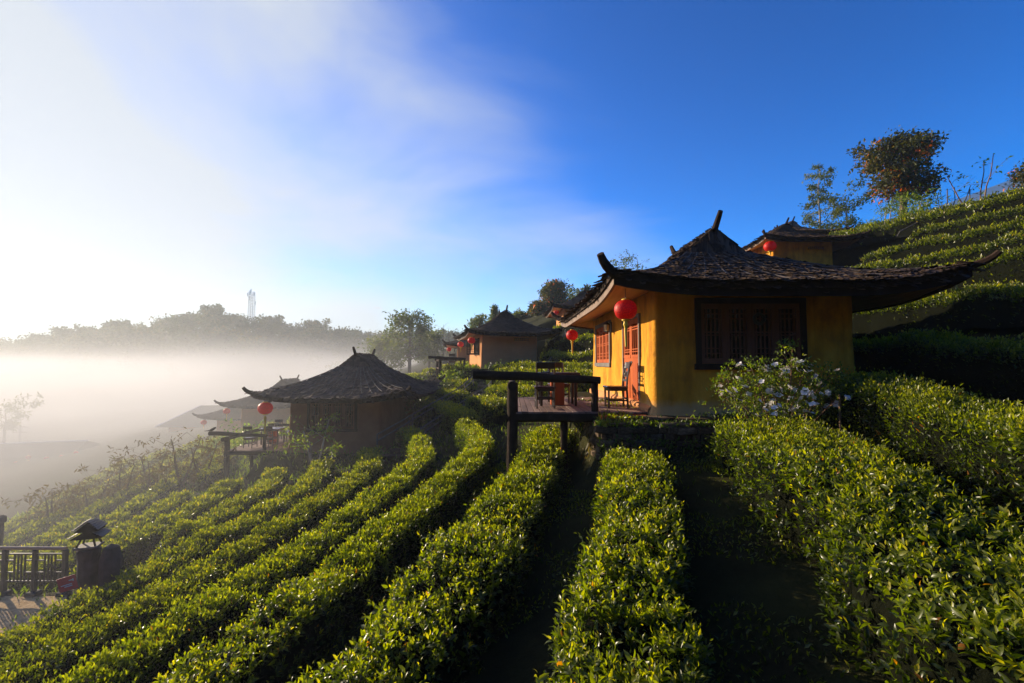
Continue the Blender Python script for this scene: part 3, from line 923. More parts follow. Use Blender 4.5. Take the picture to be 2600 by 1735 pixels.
def shingle_mesh(k, thick=True):
    """one curled bark shingle, long axis = -Y (downslope), 0.34 x 0.13"""
    rr = random.Random(90 + k)
    L, w_, th_ = 0.31 * rr.uniform(0.8, 1.2), 0.11 * rr.uniform(0.7, 1.35), 0.008
    cu = rr.uniform(0.0, 0.03); ri = rr.uniform(0.0, 0.025)
    top = []
    for j, y in enumerate((0.0, -0.5 * L, -L)):
        wv = w_ * (1.0, 0.98, 0.82 + 0.2 * rr.random())[j]
        zc = (0.0, 0.006, ri)[j]
        sk = rr.uniform(-0.015, 0.015)
        top.append([(-wv / 2 + sk, y + rr.uniform(-.01, .01), zc + cu * 0.6), (sk, y, zc), (wv / 2 + sk, y + rr.uniform(-.02, .02), zc + cu * rr.random())])
    mb = MB()
    mb.grid([[(x, y, z + th_) for x, y, z in row] for row in top])
    mb.grid([[(x, y, z) for x, y, z in reversed(row)] for row in top])
    e = top[2]
    mb.grid([[(x, y, z), (x, y, z + th_)] for x, y, z in e])
    mb.grid([[(top[j][0][0], top[j][0][1], top[j][0][2] + th_), (top[j][0][0], top[j][0][1], top[j][0][2])] for j in range(3)])
    mb.grid([[(top[j][2][0], top[j][2][1], top[j][2][2]), (top[j][2][0], top[j][2][1], top[j][2][2] + th_)] for j in range(3)])
    return mb.mesh('shingle', M_shingle)
def shingle_xforms(sp, seed):
    rr = random.Random(seed)
    out = []
    ny_ = int((RY1 - RY0) / sp); nx_ = int((RX1 - RX0) / (sp * 0.78))
    for i in range(nx_ + 1):
        for j in range(ny_ + 1):
            x = RX0 + (i + 0.5 * (j % 2)) * sp * 0.78 + rr.uniform(-.03, .03); y = RY0 + j * sp + rr.uniform(-.03, .03)
            x = min(max(x, RX0 + 0.02), RX1 - 0.02); y = min(max(y, RY0 + 0.02), RY1 - 0.02)
            gx, gy = roof_grad(x, y)
            out.append(shingle_frame(x, y, gx, gy, rr))
    # ragged courses hanging over the eaves
    lp = eave_loop(int(8.0 / (sp * 0.55)))
    for q, (x, y) in enumerate(lp):
        for lay in range(1 if x < RX0 + 0.01 else 2):
            ox = -1 if x < RX0 + 0.01 else (1 if x > RX1 - 0.01 else 0); oy = -1 if y < RY0 + 0.01 else (1 if y > RY1 - 0.01 else 0)
            o_ = Vector((ox, oy, 0)).normalized()
            d = (o_ + Vector((rr.uniform(-.3, .3), rr.uniform(-.3, .3), -0.22 - rr.random() * 0.40))).normalized()
            n_ = (Vector((0, 0, 1)) + o_ * 0.5); n_ = (n_ - d * n_.dot(d)).normalized()
            xx = (-d).cross(n_).normalized()
            p = Vector((x, y, roof_z(x, y))) - o_ * rr.uniform(0.22, 0.30) + Vector((rr.uniform(-.05, .05), rr.uniform(-.05, .05), 0.05 - 0.05 * lay))
            out.append(Matrix(((xx.x, -d.x, n_.x, p.x), (xx.y, -d.y, n_.y, p.y), (xx.z, -d.z, n_.z, p.z), (0,0,0,1))))
    # the little gables
    for yb, sg in ((RY0 + GDEP, -1), (RY1 - GDEP, 1)):
        for _ in range(int(60 * (0.17 / sp) ** 2)):
            x = RXM + rr.uniform(-0.62, 0.62)
            zt = roof_side(x)
            if zt < ZG: continue
            z = rr.uniform(ZG - 0.05, zt)
            d = Vector((rr.uniform(-.3, .3), sg * 0.25, -1)).normalized(); n_ = Vector((0, sg, 0.25)).normalized()
            xx = (-d).cross(n_).normalized()
            out.append(Matrix(((xx.x, -d.x, n_.x, x), (xx.y, -d.y, n_.y, yb + sg * 0.02), (xx.z, -d.z, n_.z, z), (0,0,0,1))))
    # ridge cap
    for q in range(int(44 * 0.17 / sp)):
        y = RY0 + GDEP + 0.02 + (RY1 - RY0 - 2 * GDEP) * rr.random()
        sg = rr.choice((-1, 1))
        d = Vector((sg, rr.uniform(-.4, .4), -0.7)).normalized(); n_ = Vector((sg * 0.6, 0, 0.8))
        xx = (-d).cross(n_).normalized(); n_ = xx.cross(-d).normalized()
        out.append(Matrix(((xx.x, -d.x, n_.x, RXM - sg * 0.06), (xx.y, -d.y, n_.y, y), (xx.z, -d.z, n_.z, ZR + 0.03), (0,0,0,1))))
    return out
def shingle_frame(x, y, gx, gy, rr):
    n_ = Vector((-gx, -gy, 1)).normalized()
    d = Vector((-gx, -gy, -(gx * gx + gy * gy)))
    if d.length < 1e-4: d = Vector((0, -1, 0))
    d.normalize()
    d = (d + Vector((rr.uniform(-1, 1), rr.uniform(-1, 1), 0)) * 0.22).normalized()
    n_ = (n_ - d * n_.dot(d)).normalized()
    # lift the lower end a little so that courses overlap
    d2 = (d + n_ * rr.uniform(0.01, 0.10)).normalized(); n2 = (n_ - d2 * n_.dot(d2)).normalized()
    xx = (-d2).cross(n2).normalized()
    p = Vector((x, y, roof_z(x, y))) - d * 0.10 + n_ * 0.012
    return Matrix(((xx.x, -d2.x, n2.x, p.x), (xx.y, -d2.y, n2.y, p.y), (xx.z, -d2.z, n2.z, p.z), (0,0,0,1)))
def joined_shingles(xf, scale=1.0, name='thatch'):
    Vs, Fs, nb = [], [], 0
    base = [shingle_mesh(k) for k in range(6)]
    data = []
    for me in base:
        v_ = np.array([tuple(v.co) for v in me.vertices]); f_ = np.array([tuple(p.vertices) for p in me.polygons])
        data.append((v_ * scale, f_))
    for i, m_ in enumerate(xf):
        v_, f_ = data[i % 6]
        A = np.array(m_)
        Vs.append(v_ @ A[:3, :3].T + A[:3, 3]); Fs.append(f_ + nb); nb += len(v_)
    return np_mesh(name, np.concatenate(Vs), np.concatenate(Fs), M_shingle)

def wall_mesh(holes, material, seed=0):
    """mud wall ring with rounded corners; holes = (side, s0, s1, z0, z1); side 0 front (x), 3 left (s = y)"""
    r_ = 0.11
    cols = []   # (x, y, nx, ny, side, s)
    def straight(side, a, b):
        br = sorted(set([a, b] + [s for h_ in holes if h_[0] == side for s in (h_[1], h_[2])]))
        out = []
        for p, q in zip(br, br[1:]):
            m_ = max(1, int((q - p) / 0.16))
            out += [p + (q - p) * i / m_ for i in range(m_)]
        return out + [b]
    def arc(cx, cyy, a0):
        return [(cx + r_ * math.cos(R(a0 + t)), cyy + r_ * math.sin(R(a0 + t)), math.cos(R(a0 + t)), math.sin(R(a0 + t)), -1, 0) for t in (22.5, 45, 67.5)]
    for s in straight(0, r_, HW - r_): cols.append((s, 0, 0, -1, 0, s))
    cols += arc(HW - r_, r_, -90)
    for s in straight(1, r_, HD - r_): cols.append((HW, s, 1, 0, 1, s))
    cols += arc(HW - r_, HD - r_, 0)
    for s in reversed(straight(2, r_, HW - r_)): cols.append((s, HD, 0, 1, 2, s))
    cols += arc(r_, HD - r_, 90)
    for s in reversed(straight(3, r_, HD - r_)): cols.append((0, s, -1, 0, 3, s))
    cols += arc(r_, r_, 180)
    zb = sorted(set([-0.35, 0.0, 0.08, 0.2, 0.34] + [z for h_ in holes for z in h_[3:5]] + [2.45]))
    zs_ = []
    for p, q in zip(zb, zb[1:]):
        m_ = max(1, int((q - p) / 0.17)); zs_ += [p + (q - p) * i / m_ for i in range(m_)]
    zs_.append(2.45)
    P = []
    for (x, y, nx_, ny_, side, s) in cols:
        row = []
        for z in zs_:
            d = 0.022 * noise.noise(Vector((x * 1.3 + seed, y * 1.3, z * 1.1))) + 0.009 * noise.noise(Vector((x * 5, y * 5 + seed, z * 5)))
            d += 0.07 * max(0, 1 - z / 0.30) ** 2 if z < 0.30 else 0
            d += 0.05 * (1.2 - z) / 2.4          # slight batter
            row.append((x + nx_ * d, y + ny_ * d, z))
        P.append(row)
    nC = len(cols)
    def skip(i, j):
        a, b = cols[i], cols[(i + 1) % nC]
        if a[4] < 0 or b[4] != a[4]: return False
        sm = (a[5] + b[5]) / 2; zm = (zs_[j] + zs_[j + 1]) / 2
        for h_ in holes:
            if h_[0] == a[4] and h_[1] < sm < h_[2] and h_[3] < zm < h_[4]: return True
        return False
    mb = MB()
    mb.grid(P, skip, True)
    return mb.mesh('wall', material, True)

def panel_frame(side, s, z, off):
    """point on the outer wall plane of a side, pushed out by off"""
    return (s, -off, z) if side == 0 else (-off, s, z)
def pbox(mb, side, s0, s1, z0, z1, o0, o1):
    if side == 0: mb.span(s0, s1, -o1, -o0, z0, z1)
    else: mb.span(-o1, -o0, s0, s1, z0, z1)
    return mb
def lattice_window(root, side, s0, s1, z0, z1, npan, fm, pm_, name='window', fw=0.085, detail=2):
    # frame
    mb = MB()
    pbox(mb, side, s0 - 0.02, s1 + 0.02, z1 - fw, z1 + 0.02, -0.10, 0.045)
    pbox(mb, side, s0 - 0.05, s1 + 0.05, z0 - 0.03, z0 + fw, -0.10, 0.06)
    pbox(mb, side, s0 - 0.02, s0 + fw, z0 + fw, z1 - fw, -0.10, 0.042)
    pbox(mb, side, s1 - fw, s1 + 0.02, z0 + fw, z1 - fw, -0.10, 0.042)
    fr = mb.build('window_frame', fm, root)
    a, b = s0 + fw + 0.004, s1 - fw - 0.004
    pw = (b - a) / npan
    for i in range(npan):
        p0, p1 = a + i * pw + 0.004, a + (i + 1) * pw - 0.004
        c0, c1 = z0 + fw + 0.004, z1 - fw - 0.004
        st = min(0.07, pw * 0.17); tr = 0.10 if npan > 2 else 0.09
        mb = MB()
        pbox(mb, side, p0, p0 + st, c0, c1, -0.04, 0.012)
        pbox(mb, side, p1 - st, p1, c0, c1, -0.04, 0.012)
        pbox(mb, side, p0 + st, p1 - st, c0, c0 + tr, -0.038, 0.010)
        pbox(mb, side, p0 + st, p1 - st, c1 - tr, c1, -0.038, 0.010)
        sh = mb.build('shutter', pm_, root)
        pbox(MB(), side, p0 + st, p1 - st, c0 + tr, c1 - tr, -0.06, -0.045).build('pane', M_glass, sh)
        iw0, iw1 = p0 + st, p1 - st; iz0, iz1 = c0 + tr, c1 - tr
        nb_ = 4 if detail > 1 else 3
        for q in range(nb_):
            s_ = iw0 + (iw1 - iw0) * (q + 0.5) / nb_
            pbox(MB(), side, s_ - 0.011, s_ + 0.011, iz0, iz1, -0.03, 0.004).build('slat', pm_, sh)
        for zf in ((0.10, 0.20, 0.47, 0.53, 0.80, 0.90) if detail > 1 else (0.12, 0.5, 0.88)):
            z_ = iz0 + (iz1 - iz0) * zf
            pbox(MB(), side, iw0, iw1, z_ - 0.009, z_ + 0.009, -0.027, 0.007).build('crossbar', pm_, sh)
    return fr
def double_door(root, s0, s1, z0, z1, detail=2):
    mb = MB()
    pbox(mb, 3, s0 - 0.07, s0, z0, z1 + 0.07, -0.10, 0.035)
    pbox(mb, 3, s1, s1 + 0.07, z0, z1 + 0.07, -0.10, 0.035)
    pbox(mb, 3, s0, s1, z1, z1 + 0.07, -0.10, 0.035)
    mb.build('door_frame', M_greyframe, root)
    mid = (s0 + s1) / 2
    for k_, (p0, p1) in enumerate(((s0 + 0.006, mid - 0.004), (mid + 0.004, s1 - 0.006))):
        st = 0.085
        zl = z0 + (z1 - z0) * 0.55     # lattice from here up
        mb = MB()
        pbox(mb, 3, p0, p0 + st, zl, z1 - 0.01, -0.05, 0.014)
        pbox(mb, 3, p1 - st, p1, zl, z1 - 0.01, -0.05, 0.014)
        pbox(mb, 3, p0 + st, p1 - st, z1 - 0.12, z1 - 0.01, -0.05, 0.012)
        pbox(mb, 3, p0, p1, z0 + 0.01, zl, -0.05, 0.010)
        pbox(mb, 3, p0 + 0.10, p1 - 0.10, z0 + 0.12, zl - 0.14, 0.0, 0.024)
        pbox(mb, 3, p0 + 0.03, p1 - 0.03, zl - 0.02, zl + 0.05, -0.04, 0.022)
        d = mb.build('door', M_door, root)
        pbox(MB(), 3, p0 + st, p1 - st, zl, z1 - 0.12, -0.075, -0.06).build('pane', M_glass, d)
        iz0, iz1 = zl + 0.05, z1 - 0.12
        for q in range(3):
            s_ = p0 + st + (p1 - p0 - 2 * st) * (q + 0.5) / 3
            pbox(MB(), 3, s_ - 0.012, s_ + 0.012, iz0, iz1, -0.03, 0.004).build('slat', M_door, d)
        for zf in (0.10, 0.18, 0.82, 0.90):
            z_ = iz0 + (iz1 - iz0) * zf
            pbox(MB(), 3, p0 + st, p1 - st, z_ - 0.01, z_ + 0.01, -0.026, 0.008).build('crossbar', M_door, d)
        hs_ = mid + (-0.07 if k_ == 0 else 0.07)
        hb = MB()
        hb.lathe([(0.0, 0), (0.045, 0.0), (0.045, 0.012), (0.02, 0.03), (0.0, 0.032)], 10)
        hb.v = [(-0.014 - z, hs_ + x, z0 + 0.92 + y) for x, y, z in hb.v]
        hb.tube([(-0.045, hs_ + 0.04 * math.sin(a_), z0 + 0.89 - 0.04 * math.cos(a_)) for a_ in np.linspace(0, 2 * math.pi, 11)], 0.007, 5)
        hb.build('handle', M_black, d)
    pbox(MB(), 3, s0 - 0.1, s1 + 0.1, z0 - 0.07, z0 - 0.002, -0.1, 0.07).build('threshold', M_frame, root)
def vent_block(root, x0, z0, nx_=8, nz_=2):
    mb = MB()
    w_, h_ = 0.13, 0.10
    for i in range(nx_ + 1): pbox(mb, 0, x0 + i * w_ - 0.012, x0 + i * w_ + 0.012, z0, z0 + nz_ * h_, -0.02, 0.042)
    for j in range(nz_ + 1): pbox(mb, 0, x0 - 0.012, x0 + nx_ * w_ + 0.012, z0 + j * h_ - 0.010, z0 + j * h_ + 0.010, -0.02, 0.045)
    v = mb.build('vent_block', M_mud, root)
    pbox(MB(), 0, x0, x0 + nx_ * w_, z0, z0 + nz_ * h_, -0.03, 0.030).build('vent_opening', M_frame, v)
def batten_fan(root, n=15, lift=0.065):
    for i in range(n):
        t = -1 + 2 * i / (n - 1)
        xa = RXM + t * 0.75; xb = RXM + t * 2.9
        ya = RY0 + GDEP - 0.12; yb = RY0 + 0.12 + 0.25 * abs(t)
        pts = []
        for k_ in range(9):
            f = k_ / 8
            x = xa + (xb - xa) * f ** 1.1; y = ya + (yb - ya) * f
            pts.append((x, y, roof_z(x, y) + lift))
        MB().tube(pts, 0.017, 5).build('batten', M_batten, root)

def house(label, loc, rz, sc=1.0, front='window', left='main', full=False, wallm=None, battens=0, seed=0, cat='cottage'):
    root = empty('mud_cottage', loc, rz, sc)
    tag(root, label, cat, 'mud cottages on the tea hillside')
    holes = []
    if front == 'window': holes.append((0, 0.82, 2.92, 0.88, 2.22))
    if left in ('main', 'door'): holes.append((3, 0.95, 2.40, 0.06, 2.02))
    if left == 'main': holes.append((3, 3.85, 6.0, 0.90, 2.16))
    if left == 'bay': holes.append((3, 1.0, 3.2, 0.95, 2.1))
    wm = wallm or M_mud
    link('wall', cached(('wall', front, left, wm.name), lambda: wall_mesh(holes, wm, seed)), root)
    rf = link('roof', cached('roof', m_roof), root)
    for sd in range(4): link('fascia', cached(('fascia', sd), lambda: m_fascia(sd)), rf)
    link('soffit', cached('soffit', m_soffit), rf)
    for ci, (cx, cyy, amt) in enumerate(CORN):
        h_ = link('horn', cached('cornerhorn', lambda: horn_mesh('corner')), rf)
        h_.location = (cx, cyy, roof_z(cx, cyy) - 0.02)
        if ci == 1: h_.scale = (0.8, 0.8, 0.7)
        h_.rotation_euler = (0, 0, math.atan2(cyy - HD / 2 * 1.0 if False else (-1 if cyy < 0 else 1), (-1 if cx < 0 else 1)))
    for yb, rr_ in ((RY0 + GDEP, 0), (RY1 - GDEP, math.pi)):
        h_ = link('horn', cached('ridgehorn', lambda: horn_mesh('ridge')), rf)
        h_.location = (RXM, yb, ZR + 0.02); h_.rotation_euler = (0, 0, rr_)
    if full:
        xf = shingle_xforms(0.140, 4)
        M4 = Matrix.Translation(loc)
        sco = []
        for i, m_ in enumerate(xf):
            p = M4 @ m_.translation
            n_ = Vector((m_[0][2], m_[1][2], m_[2][2]))
            vd = (Vector((0, 0, 0)) - p)
            f_ = n_.dot(vd.normalized())
            sco.append((max(0, f_ + 0.12) / vd.length_squared, i))
        sco.sort(reverse=True)
        pick = set(i for _, i in sco[:300])
        shm = [shingle_mesh(k_) for k_ in range(8)]
        for q, i in enumerate(sorted(pick)):
            o = link('shingle', shm[q % 8], rf)
            o.matrix_basis = xf[i]
        th_ = link('shingle_courses', joined_shingles([m_ for i, m_ in enumerate(xf) if i not in pick], 1.0, 'shingle_courses'), rf)
    else:
        th_ = link('shingle_courses', cached('thatchfar', lambda: joined_shingles(shingle_xforms(0.205, 9), 1.45, 'shingle_courses')), rf)
    tag(th_, None, None, None, 'stuff')
    if battens: batten_fan(rf, battens, 0.042 if full else 0.075)
    if front == 'window':
        lattice_window(root, 0, 0.82, 2.92, 0.88, 2.22, 4, M_frame, M_shutter, detail=2 if full else 1)
    elif front == 'vent':
        vent_block(root, 2.25, 1.88)
    if left in ('main', 'door'): double_door(root, 1.0, 2.35, 0.06, 1.98)
    if left == 'main': lattice_window(root, 3, 3.85, 6.0, 0.90, 2.16, 4, M_greyframe, M_door)
    if left == 'bay':
        lattice_window(root, 3, 1.0, 3.2, 0.95, 2.1, 2, M_frame, M_frame, detail=1)
        for s_, ang in ((1.0, -1), (3.2, 1)):
            hg = empty('open_shutter', (0, 0, 0)); hg.parent = root
            hg.location = (-0.05, s_, 0); hg.rotation_euler = (0, 0, R(14) * ang)
            fr = MB()
            fr.span(-0.62, -0.56, -0.02, 0.02, 0.98, 2.08); fr.span(-0.06, 0.0, -0.02, 0.02, 0.98, 2.08)
            fr.span(-0.56, -0.06, -0.02, 0.02, 0.98, 1.05); fr.span(-0.56, -0.06, -0.02, 0.02, 2.01, 2.08)
            fr.build('shutter_frame', M_frame, hg)
            for q in range(3):
                MB().span(-0.45 + q * 0.13, -0.43 + q * 0.13, -0.012, 0.012, 1.05, 2.01).build('slat', M_frame, hg)
            for q in range(5):
                MB().span(-0.56, -0.06, -0.009, 0.009, 1.18 + q * 0.17, 1.20 + q * 0.17).build('crossbar', M_frame, hg)
    return root

def lantern(label, P, rad=0.2, tassel=0.42, cord=0.16, group='red paper lanterns under the eaves', detail=True):
    root = empty('paper_lantern', P)
    tag(root, label, 'lantern', group)
    n = 24 if detail else 12
    k_ = rad / 0.2
    def mk():
        prof = []
        for i in range(11 if detail else 7):
            a_ = -1.25 + 2.5 * i / (10 if detail else 6)
            prof.append((0.2 * (math.cos(a_) ** 0.8 if math.cos(a_) > 0 else 0) * 1.02, 0.168 * math.sin(a_) / math.sin(1.25)))
        return MB().lathe(prof, n, (0,0,0), 0.045).mesh('shade', M_lantern, True)
    o = link('shade', cached(('lan', detail), mk), root); o.scale = (k_,) * 3
    for nm, pr_ in (('top_cap', [(0.062, 0.155), (0.07, 0.165), (0.07, 0.185), (0.055, 0.195)]), ('bottom_cap', [(0.055, -0.20), (0.07, -0.19), (0.07, -0.17), (0.062, -0.16)])):
        o = link(nm, cached(nm, lambda: MB().lathe(pr_, 12).mesh(nm, M_gold)), root); o.scale = (k_,) * 3
    def tas():
        mb = MB(); mb.tube([(0,0,-0.19), (0,0,-0.25)], [0.03, 0.045], 8)
        mb.tube([(0,0,-0.25), (0.002,0,-0.30), (0.0,0.003,-0.36), (0.004,0,-0.62)], [0.045, 0.028, 0.024, 0.020], 8)
        return mb.mesh('tassel', M_gold)
    o = link('tassel', cached('lantas', tas), root); o.scale = (k_, k_, k_ * tassel / 0.42)
    MB().tube([(0,0,0.18 * k_), (0,0,0.18 * k_ + cord)], 0.006, 5).build('cord', M_black, root)
    return root

def chair_proto():
    root = empty('wooden_chair')
    # seat faces -Y; backrest at +Y
    for sx in (-1, 1):
        MB().tube([(sx*0.19, -0.19, 0), (sx*0.19, -0.19, 0.42)], 0.021, 4).build('leg', M_chair, root)
        MB().tube([(sx*0.185, 0.215, 0), (sx*0.185, 0.19, 0.42), (sx*0.185, 0.21, 0.66), (sx*0.185, 0.265, 0.96)], 0.022, 4).build('leg', M_chair, root)
        MB().box((sx*0.19, 0.0, 0.16), (0.024, 0.36, 0.034)).build('stretcher', M_chair, root)
    MB().box((0, -0.19, 0.20), (0.36, 0.024, 0.034)).build('stretcher', M_chair, root)
    MB().box((0, 0.19, 0.20), (0.36, 0.024, 0.034)).build('stretcher', M_chair, root)
    MB().box((0, 0, 0.385), (0.40, 0.40, 0.05)).build('seat_rail', M_chair, root)
    MB().chamfer((0, -0.01, 0.435), (0.45, 0.45, 0.045), 0.014).build('seat', M_seat, root)
    rt = Matrix.Rotation(R(-10), 3, 'X')
    bk = MB().chamfer((0, 0.262, 0.90), (0.40, 0.028, 0.14), 0.008, rt).build('backrest', M_chair, root)
    MB().box((0, 0.205, 0.58), (0.36, 0.022, 0.05), rt).build('back_rail', M_chair, root)
    for (x, z, w_, h_) in ((-0.09, 0.715, 0.022, 0.24), (0.09, 0.715, 0.022, 0.24), (0, 0.66, 0.18, 0.02), (0, 0.76, 0.18, 0.02), (-0.045, 0.71, 0.02, 0.10), (0.045, 0.71, 0.02, 0.10), (-0.14, 0.71, 0.09, 0.02), (0.14, 0.71, 0.09, 0.02)):
        MB().box((x, 0.222 + (z - 0.66) * 0.18, z), (w_, 0.02, h_), rt).build('fret', M_chair, root)
    return root
CH0 = chair_proto()
_ch_used = [False]
def chair(label, root_h, lx, ly, lz, rz, group='dark wooden chairs on the decks'):
    c = CH0 if not _ch_used[0] else copy_tree(CH0)
    _ch_used[0] = True
    M_ = Matrix.Translation(root_h.location) @ Matrix.Rotation(root_h.rotation_euler.z, 4, 'Z')
    p = M_ @ Vector((lx, ly, lz))
    c.location = p; c.rotation_euler = (0, 0, root_h.rotation_euler.z + rz)
    return tag(c, label, 'chair', group)
def tableset(label, root_h, lx, ly, lz, rz=0.0, white=False):
    M_ = Matrix.Translation(root_h.location) @ Matrix.Rotation(root_h.rotation_euler.z, 4, 'Z')
    p = M_ @ Vector((lx, ly, lz))
    t = empty('wooden_table', p, root_h.rotation_euler.z + rz)
    MB().chamfer((0, 0, 0.71), (0.95, 0.75, 0.045), 0.012).build('tabletop', M_seat, t)
    MB().box((0, 0, 0.655), (0.80, 0.60, 0.06)).build('apron', M_chair, t)
    for sx in (-1, 1):
        for sy in (-1, 1):
            MB().chamfer((sx*0.38, sy*0.28, 0.313), (0.06, 0.06, 0.626), 0.008).build('leg', M_chair, t)
    MB().chamfer((0, 0, 0.30), (0.30, 0.26, 0.60), 0.01).build('pedestal', M_door, t)
    return tag(t, label, 'table', 'dark tables on the decks')

def deck(label, root_h, detail=True, depth=3.9):
    """log deck on the left of a cottage, built in the cottage's frame"""
    d = empty('log_deck', root_h.location, root_h.rotation_euler.z)
    tag(d, label, 'deck', 'log decks beside the cottages')
    rr = random.Random(3)
    x0, x1, y0, y1 = -2.80, -0.10, 0.12, 0.12 + depth
    n = 22 if detail else 12
    pw = (x1 - x0) / n
    for i in range(n):
        a_ = x0 + i * pw + 0.005; b_ = x0 + (i + 1) * pw - 0.005
        ys_ = [y0 - rr.uniform(0, .03), y0 + depth * rr.uniform(0.25, 0.75), y1] if detail else [y0, y1]
        for q in range(len(ys_) - 1):
            MB().chamfer(((a_ + b_) / 2, (ys_[q] + ys_[q+1]) / 2, 0.008 + rr.uniform(-.004, .004)), (b_ - a_, ys_[q+1] - ys_[q] - 0.008, 0.035), 0.004).build('plank', M_plank, d)
    for yy in (y0 + 0.10, (y0 + y1) / 2, y1 - 0.1):
        MB().tube([(x0 - 0.05, yy, -0.10), (x1 - 0.4, yy, -0.10)], 0.085, 10, True, 0.08).build('beam', M_log, d)
    MB().span(x0, x1, y0 - 0.02, y0 + 0.03, -0.13, -0.012).build('edge_board', M_log, d)
    M_ = Matrix.Translation(root_h.location) @ Matrix.Rotation(root_h.rotation_euler.z, 4, 'Z')
    def post(x, y, r_, top, bottom=None):
        w_ = M_ @ Vector((x, y, 0))
        zb = (hgt(w_.x, w_.y) - w_.z - 0.2) if bottom is None else bottom
        zs_ = np.linspace(zb, top, 7)
        MB().tube([(x + rr.uniform(-.008, .008), y + rr.uniform(-.008, .008), z) for z in zs_], [r_ * rr.uniform(0.94, 1.06) for _ in zs_], 12, True, 0.06).build('post', M_log, d)
    post(-2.74, 0.20, 0.105, 0.60)
    post(-1.12, 0.20, 0.070, 0.60, -0.02)
    post(-1.72, 0.30, 0.075, -0.15)
    post(-2.74, y1 - 0.1, 0.09, 0.60)
    post(-1.0, y1 - 0.1, 0.07, 0.55, -0.02)
    def log(pts, r_, nm='rail'):
        P_ = []
        pts = [Vector(p) for p in pts]
        for k_ in range(9):
            f = k_ / 8; P_.append(pts[0].lerp(pts[1], f) + Vector((rr.uniform(-.01, .01), rr.uniform(-.01, .01), rr.uniform(-.012, .012))))
        rad = [r_[0] + (r_[1] - r_[0]) * k_ / 8 for k_ in range(9)]
        MB().tube(P_, [q * rr.uniform(0.95, 1.05) for q in rad], 12, True, 0.06).build(nm, M_log, d)
    log([(-3.52, 0.19, 0.76), (-1.02, 0.20, 0.64)], (0.095, 0.075))
    log([(-2.75, -0.12, 0.53), (-2.74, y1 + 0.2, 0.55)], (0.085, 0.07))
    log([(-2.95, y1 - 0.1, 0.62), (-0.85, y1 - 0.1, 0.60)], (0.075, 0.065))
    return d

# ------------------------------------------------------------------ place the cottages
H1 = house('large ochre cottage with orange door and dark shuttered window in the foreground', (2.75, 8.8, -0.98), 0, 1, 'window', 'main', True, None, 13)
H2 = house('shaded cottage in the mist with steep ribbed roof below the deck', (-9.6, 19.7, -3.8), 0, 1, 'window', 'door', False, M_mudshade, 15)
H3 = house('ochre cottage in the middle distance with lit wall and open lattice shutters', (-2.07, 30.7, -0.37), R(12), 1, 'vent', 'bay', False, M_mudfar)
H4 = house('small cottage half hidden behind the one with open shutters', (-5.2, 43, -0.66), R(5), 1, 'plain', 'plain', False, M_mudfar)
H5 = house('distant cottage on the rise peeking past the left eave of the large cottage', (4.4, 38.6, 2.3), 0, 1, 'plain', 'plain', False, M_mudfar)
H6 = house('cottage uphill just behind the large roof with brick vents under its eave', (14.4, 24.85, 4.65), 0, 0.85, 'vent', 'plain', False, M_mud)
H7 = house('highest cottage beneath the trees, behind the one with brick vents', (20.7, 34.3, 7.8), 0, 0.85, 'plain', 'plain', False, M_mudfar)
H8 = house('foggy grey cottage directly behind the misty ribbed-roof cottage', (-21.1, 35.6, -5.6), 0, 1, 'plain', 'door', False, M_mudfar)
H9 = house('faintest fogged cottage with upturned eave at the far left of the row', (-26.2, 40.6, -7.1), 0, 1, 'plain', 'door', False, M_mudfar)

def hp(h, x, y, z):
    s_ = h.scale.x
    return Matrix.Translation(h.location) @ Matrix.Rotation(h.rotation_euler.z, 4, 'Z') @ Vector((x * s_, y * s_, z * s_))
lantern('big red lantern hanging at the near corner of the large ochre cottage', hp(H1, -0.70, -0.62, 1.94), 0.205, 0.44, 0.2)
lantern('red lantern with long tassel under the far left eave of the large cottage', hp(H1, -0.70, 6.7, 1.93), 0.2, 0.42, 0.2)
lantern('red lantern glowing in mist under the ribbed-roof cottage', hp(H2, -0.72, -0.55, 1.91), 0.285, 0.50, 0.12)
lantern('red lantern by the open shutters of the middle distance cottage', hp(H3, -0.72, -0.45, 1.86), 0.25, 0.3, 0.1)
lantern('red lantern at the far left eave of the cottage with open shutters', hp(H3, -0.75, 6.6, 1.88), 0.25, 0.35, 0.1)
lantern('small red lantern of the half hidden cottage behind the open shutters', hp(H4, -0.72, -0.5, 1.93), 0.22, 0.3, 0.1)
lantern('small red lantern on the distant cottage past the left eave', hp(H5, -0.70, -0.6, 1.93), 0.22, 0.4, 0.1)
lantern('red lantern uphill under the eave of the cottage with brick vents', hp(H6, -0.62, -0.75, 1.90), 0.31, 0.2, 0.12)
lantern('fog-faded red lantern on the grey cottage behind the misty one', hp(H8, -0.70, -0.6, 1.93), 0.24, 0.4, 0.1)
lantern('faintest pink lantern on the far left fogged cottage', hp(H9, -0.70, -0.6, 1.93), 0.23, 0.3, 0.1)

D1 = deck('dark log deck with thick rail in front of the large cottage', H1)
D2 = deck('log deck in mist beside the ribbed-roof cottage', H2, False)
D3 = deck('log deck of the cottage with the open shutters', H3, False)
chair('dark wooden chair with fretted back facing left beside the orange door', H1, -0.52, 1.02, 0.03, R(-90))
chair('dark chair behind the log rail, left of the deck table', H1, -2.05, 0.95, 0.03, R(180))
chair('dark chair at the back of the large deck, beyond the table', H1, -1.62, 2.25, 0.03, R(12))
tableset('dark table with red-brown pedestal on the large deck', H1, -1.72, 1.62, 0.03)
chair('chair nearest the mist-side rail on the misty deck', H2, -2.1, 0.85, 0.03, R(180))
chair('chair on the misty deck close to the log post', H2, -1.2, 0.85, 0.03, R(180))
chair('left one of two far chairs behind the misty deck table', H2, -1.95, 2.75, 0.03, R(0))
chair('right one of two far chairs behind the misty deck table', H2, -1.15, 2.75, 0.03, R(0))
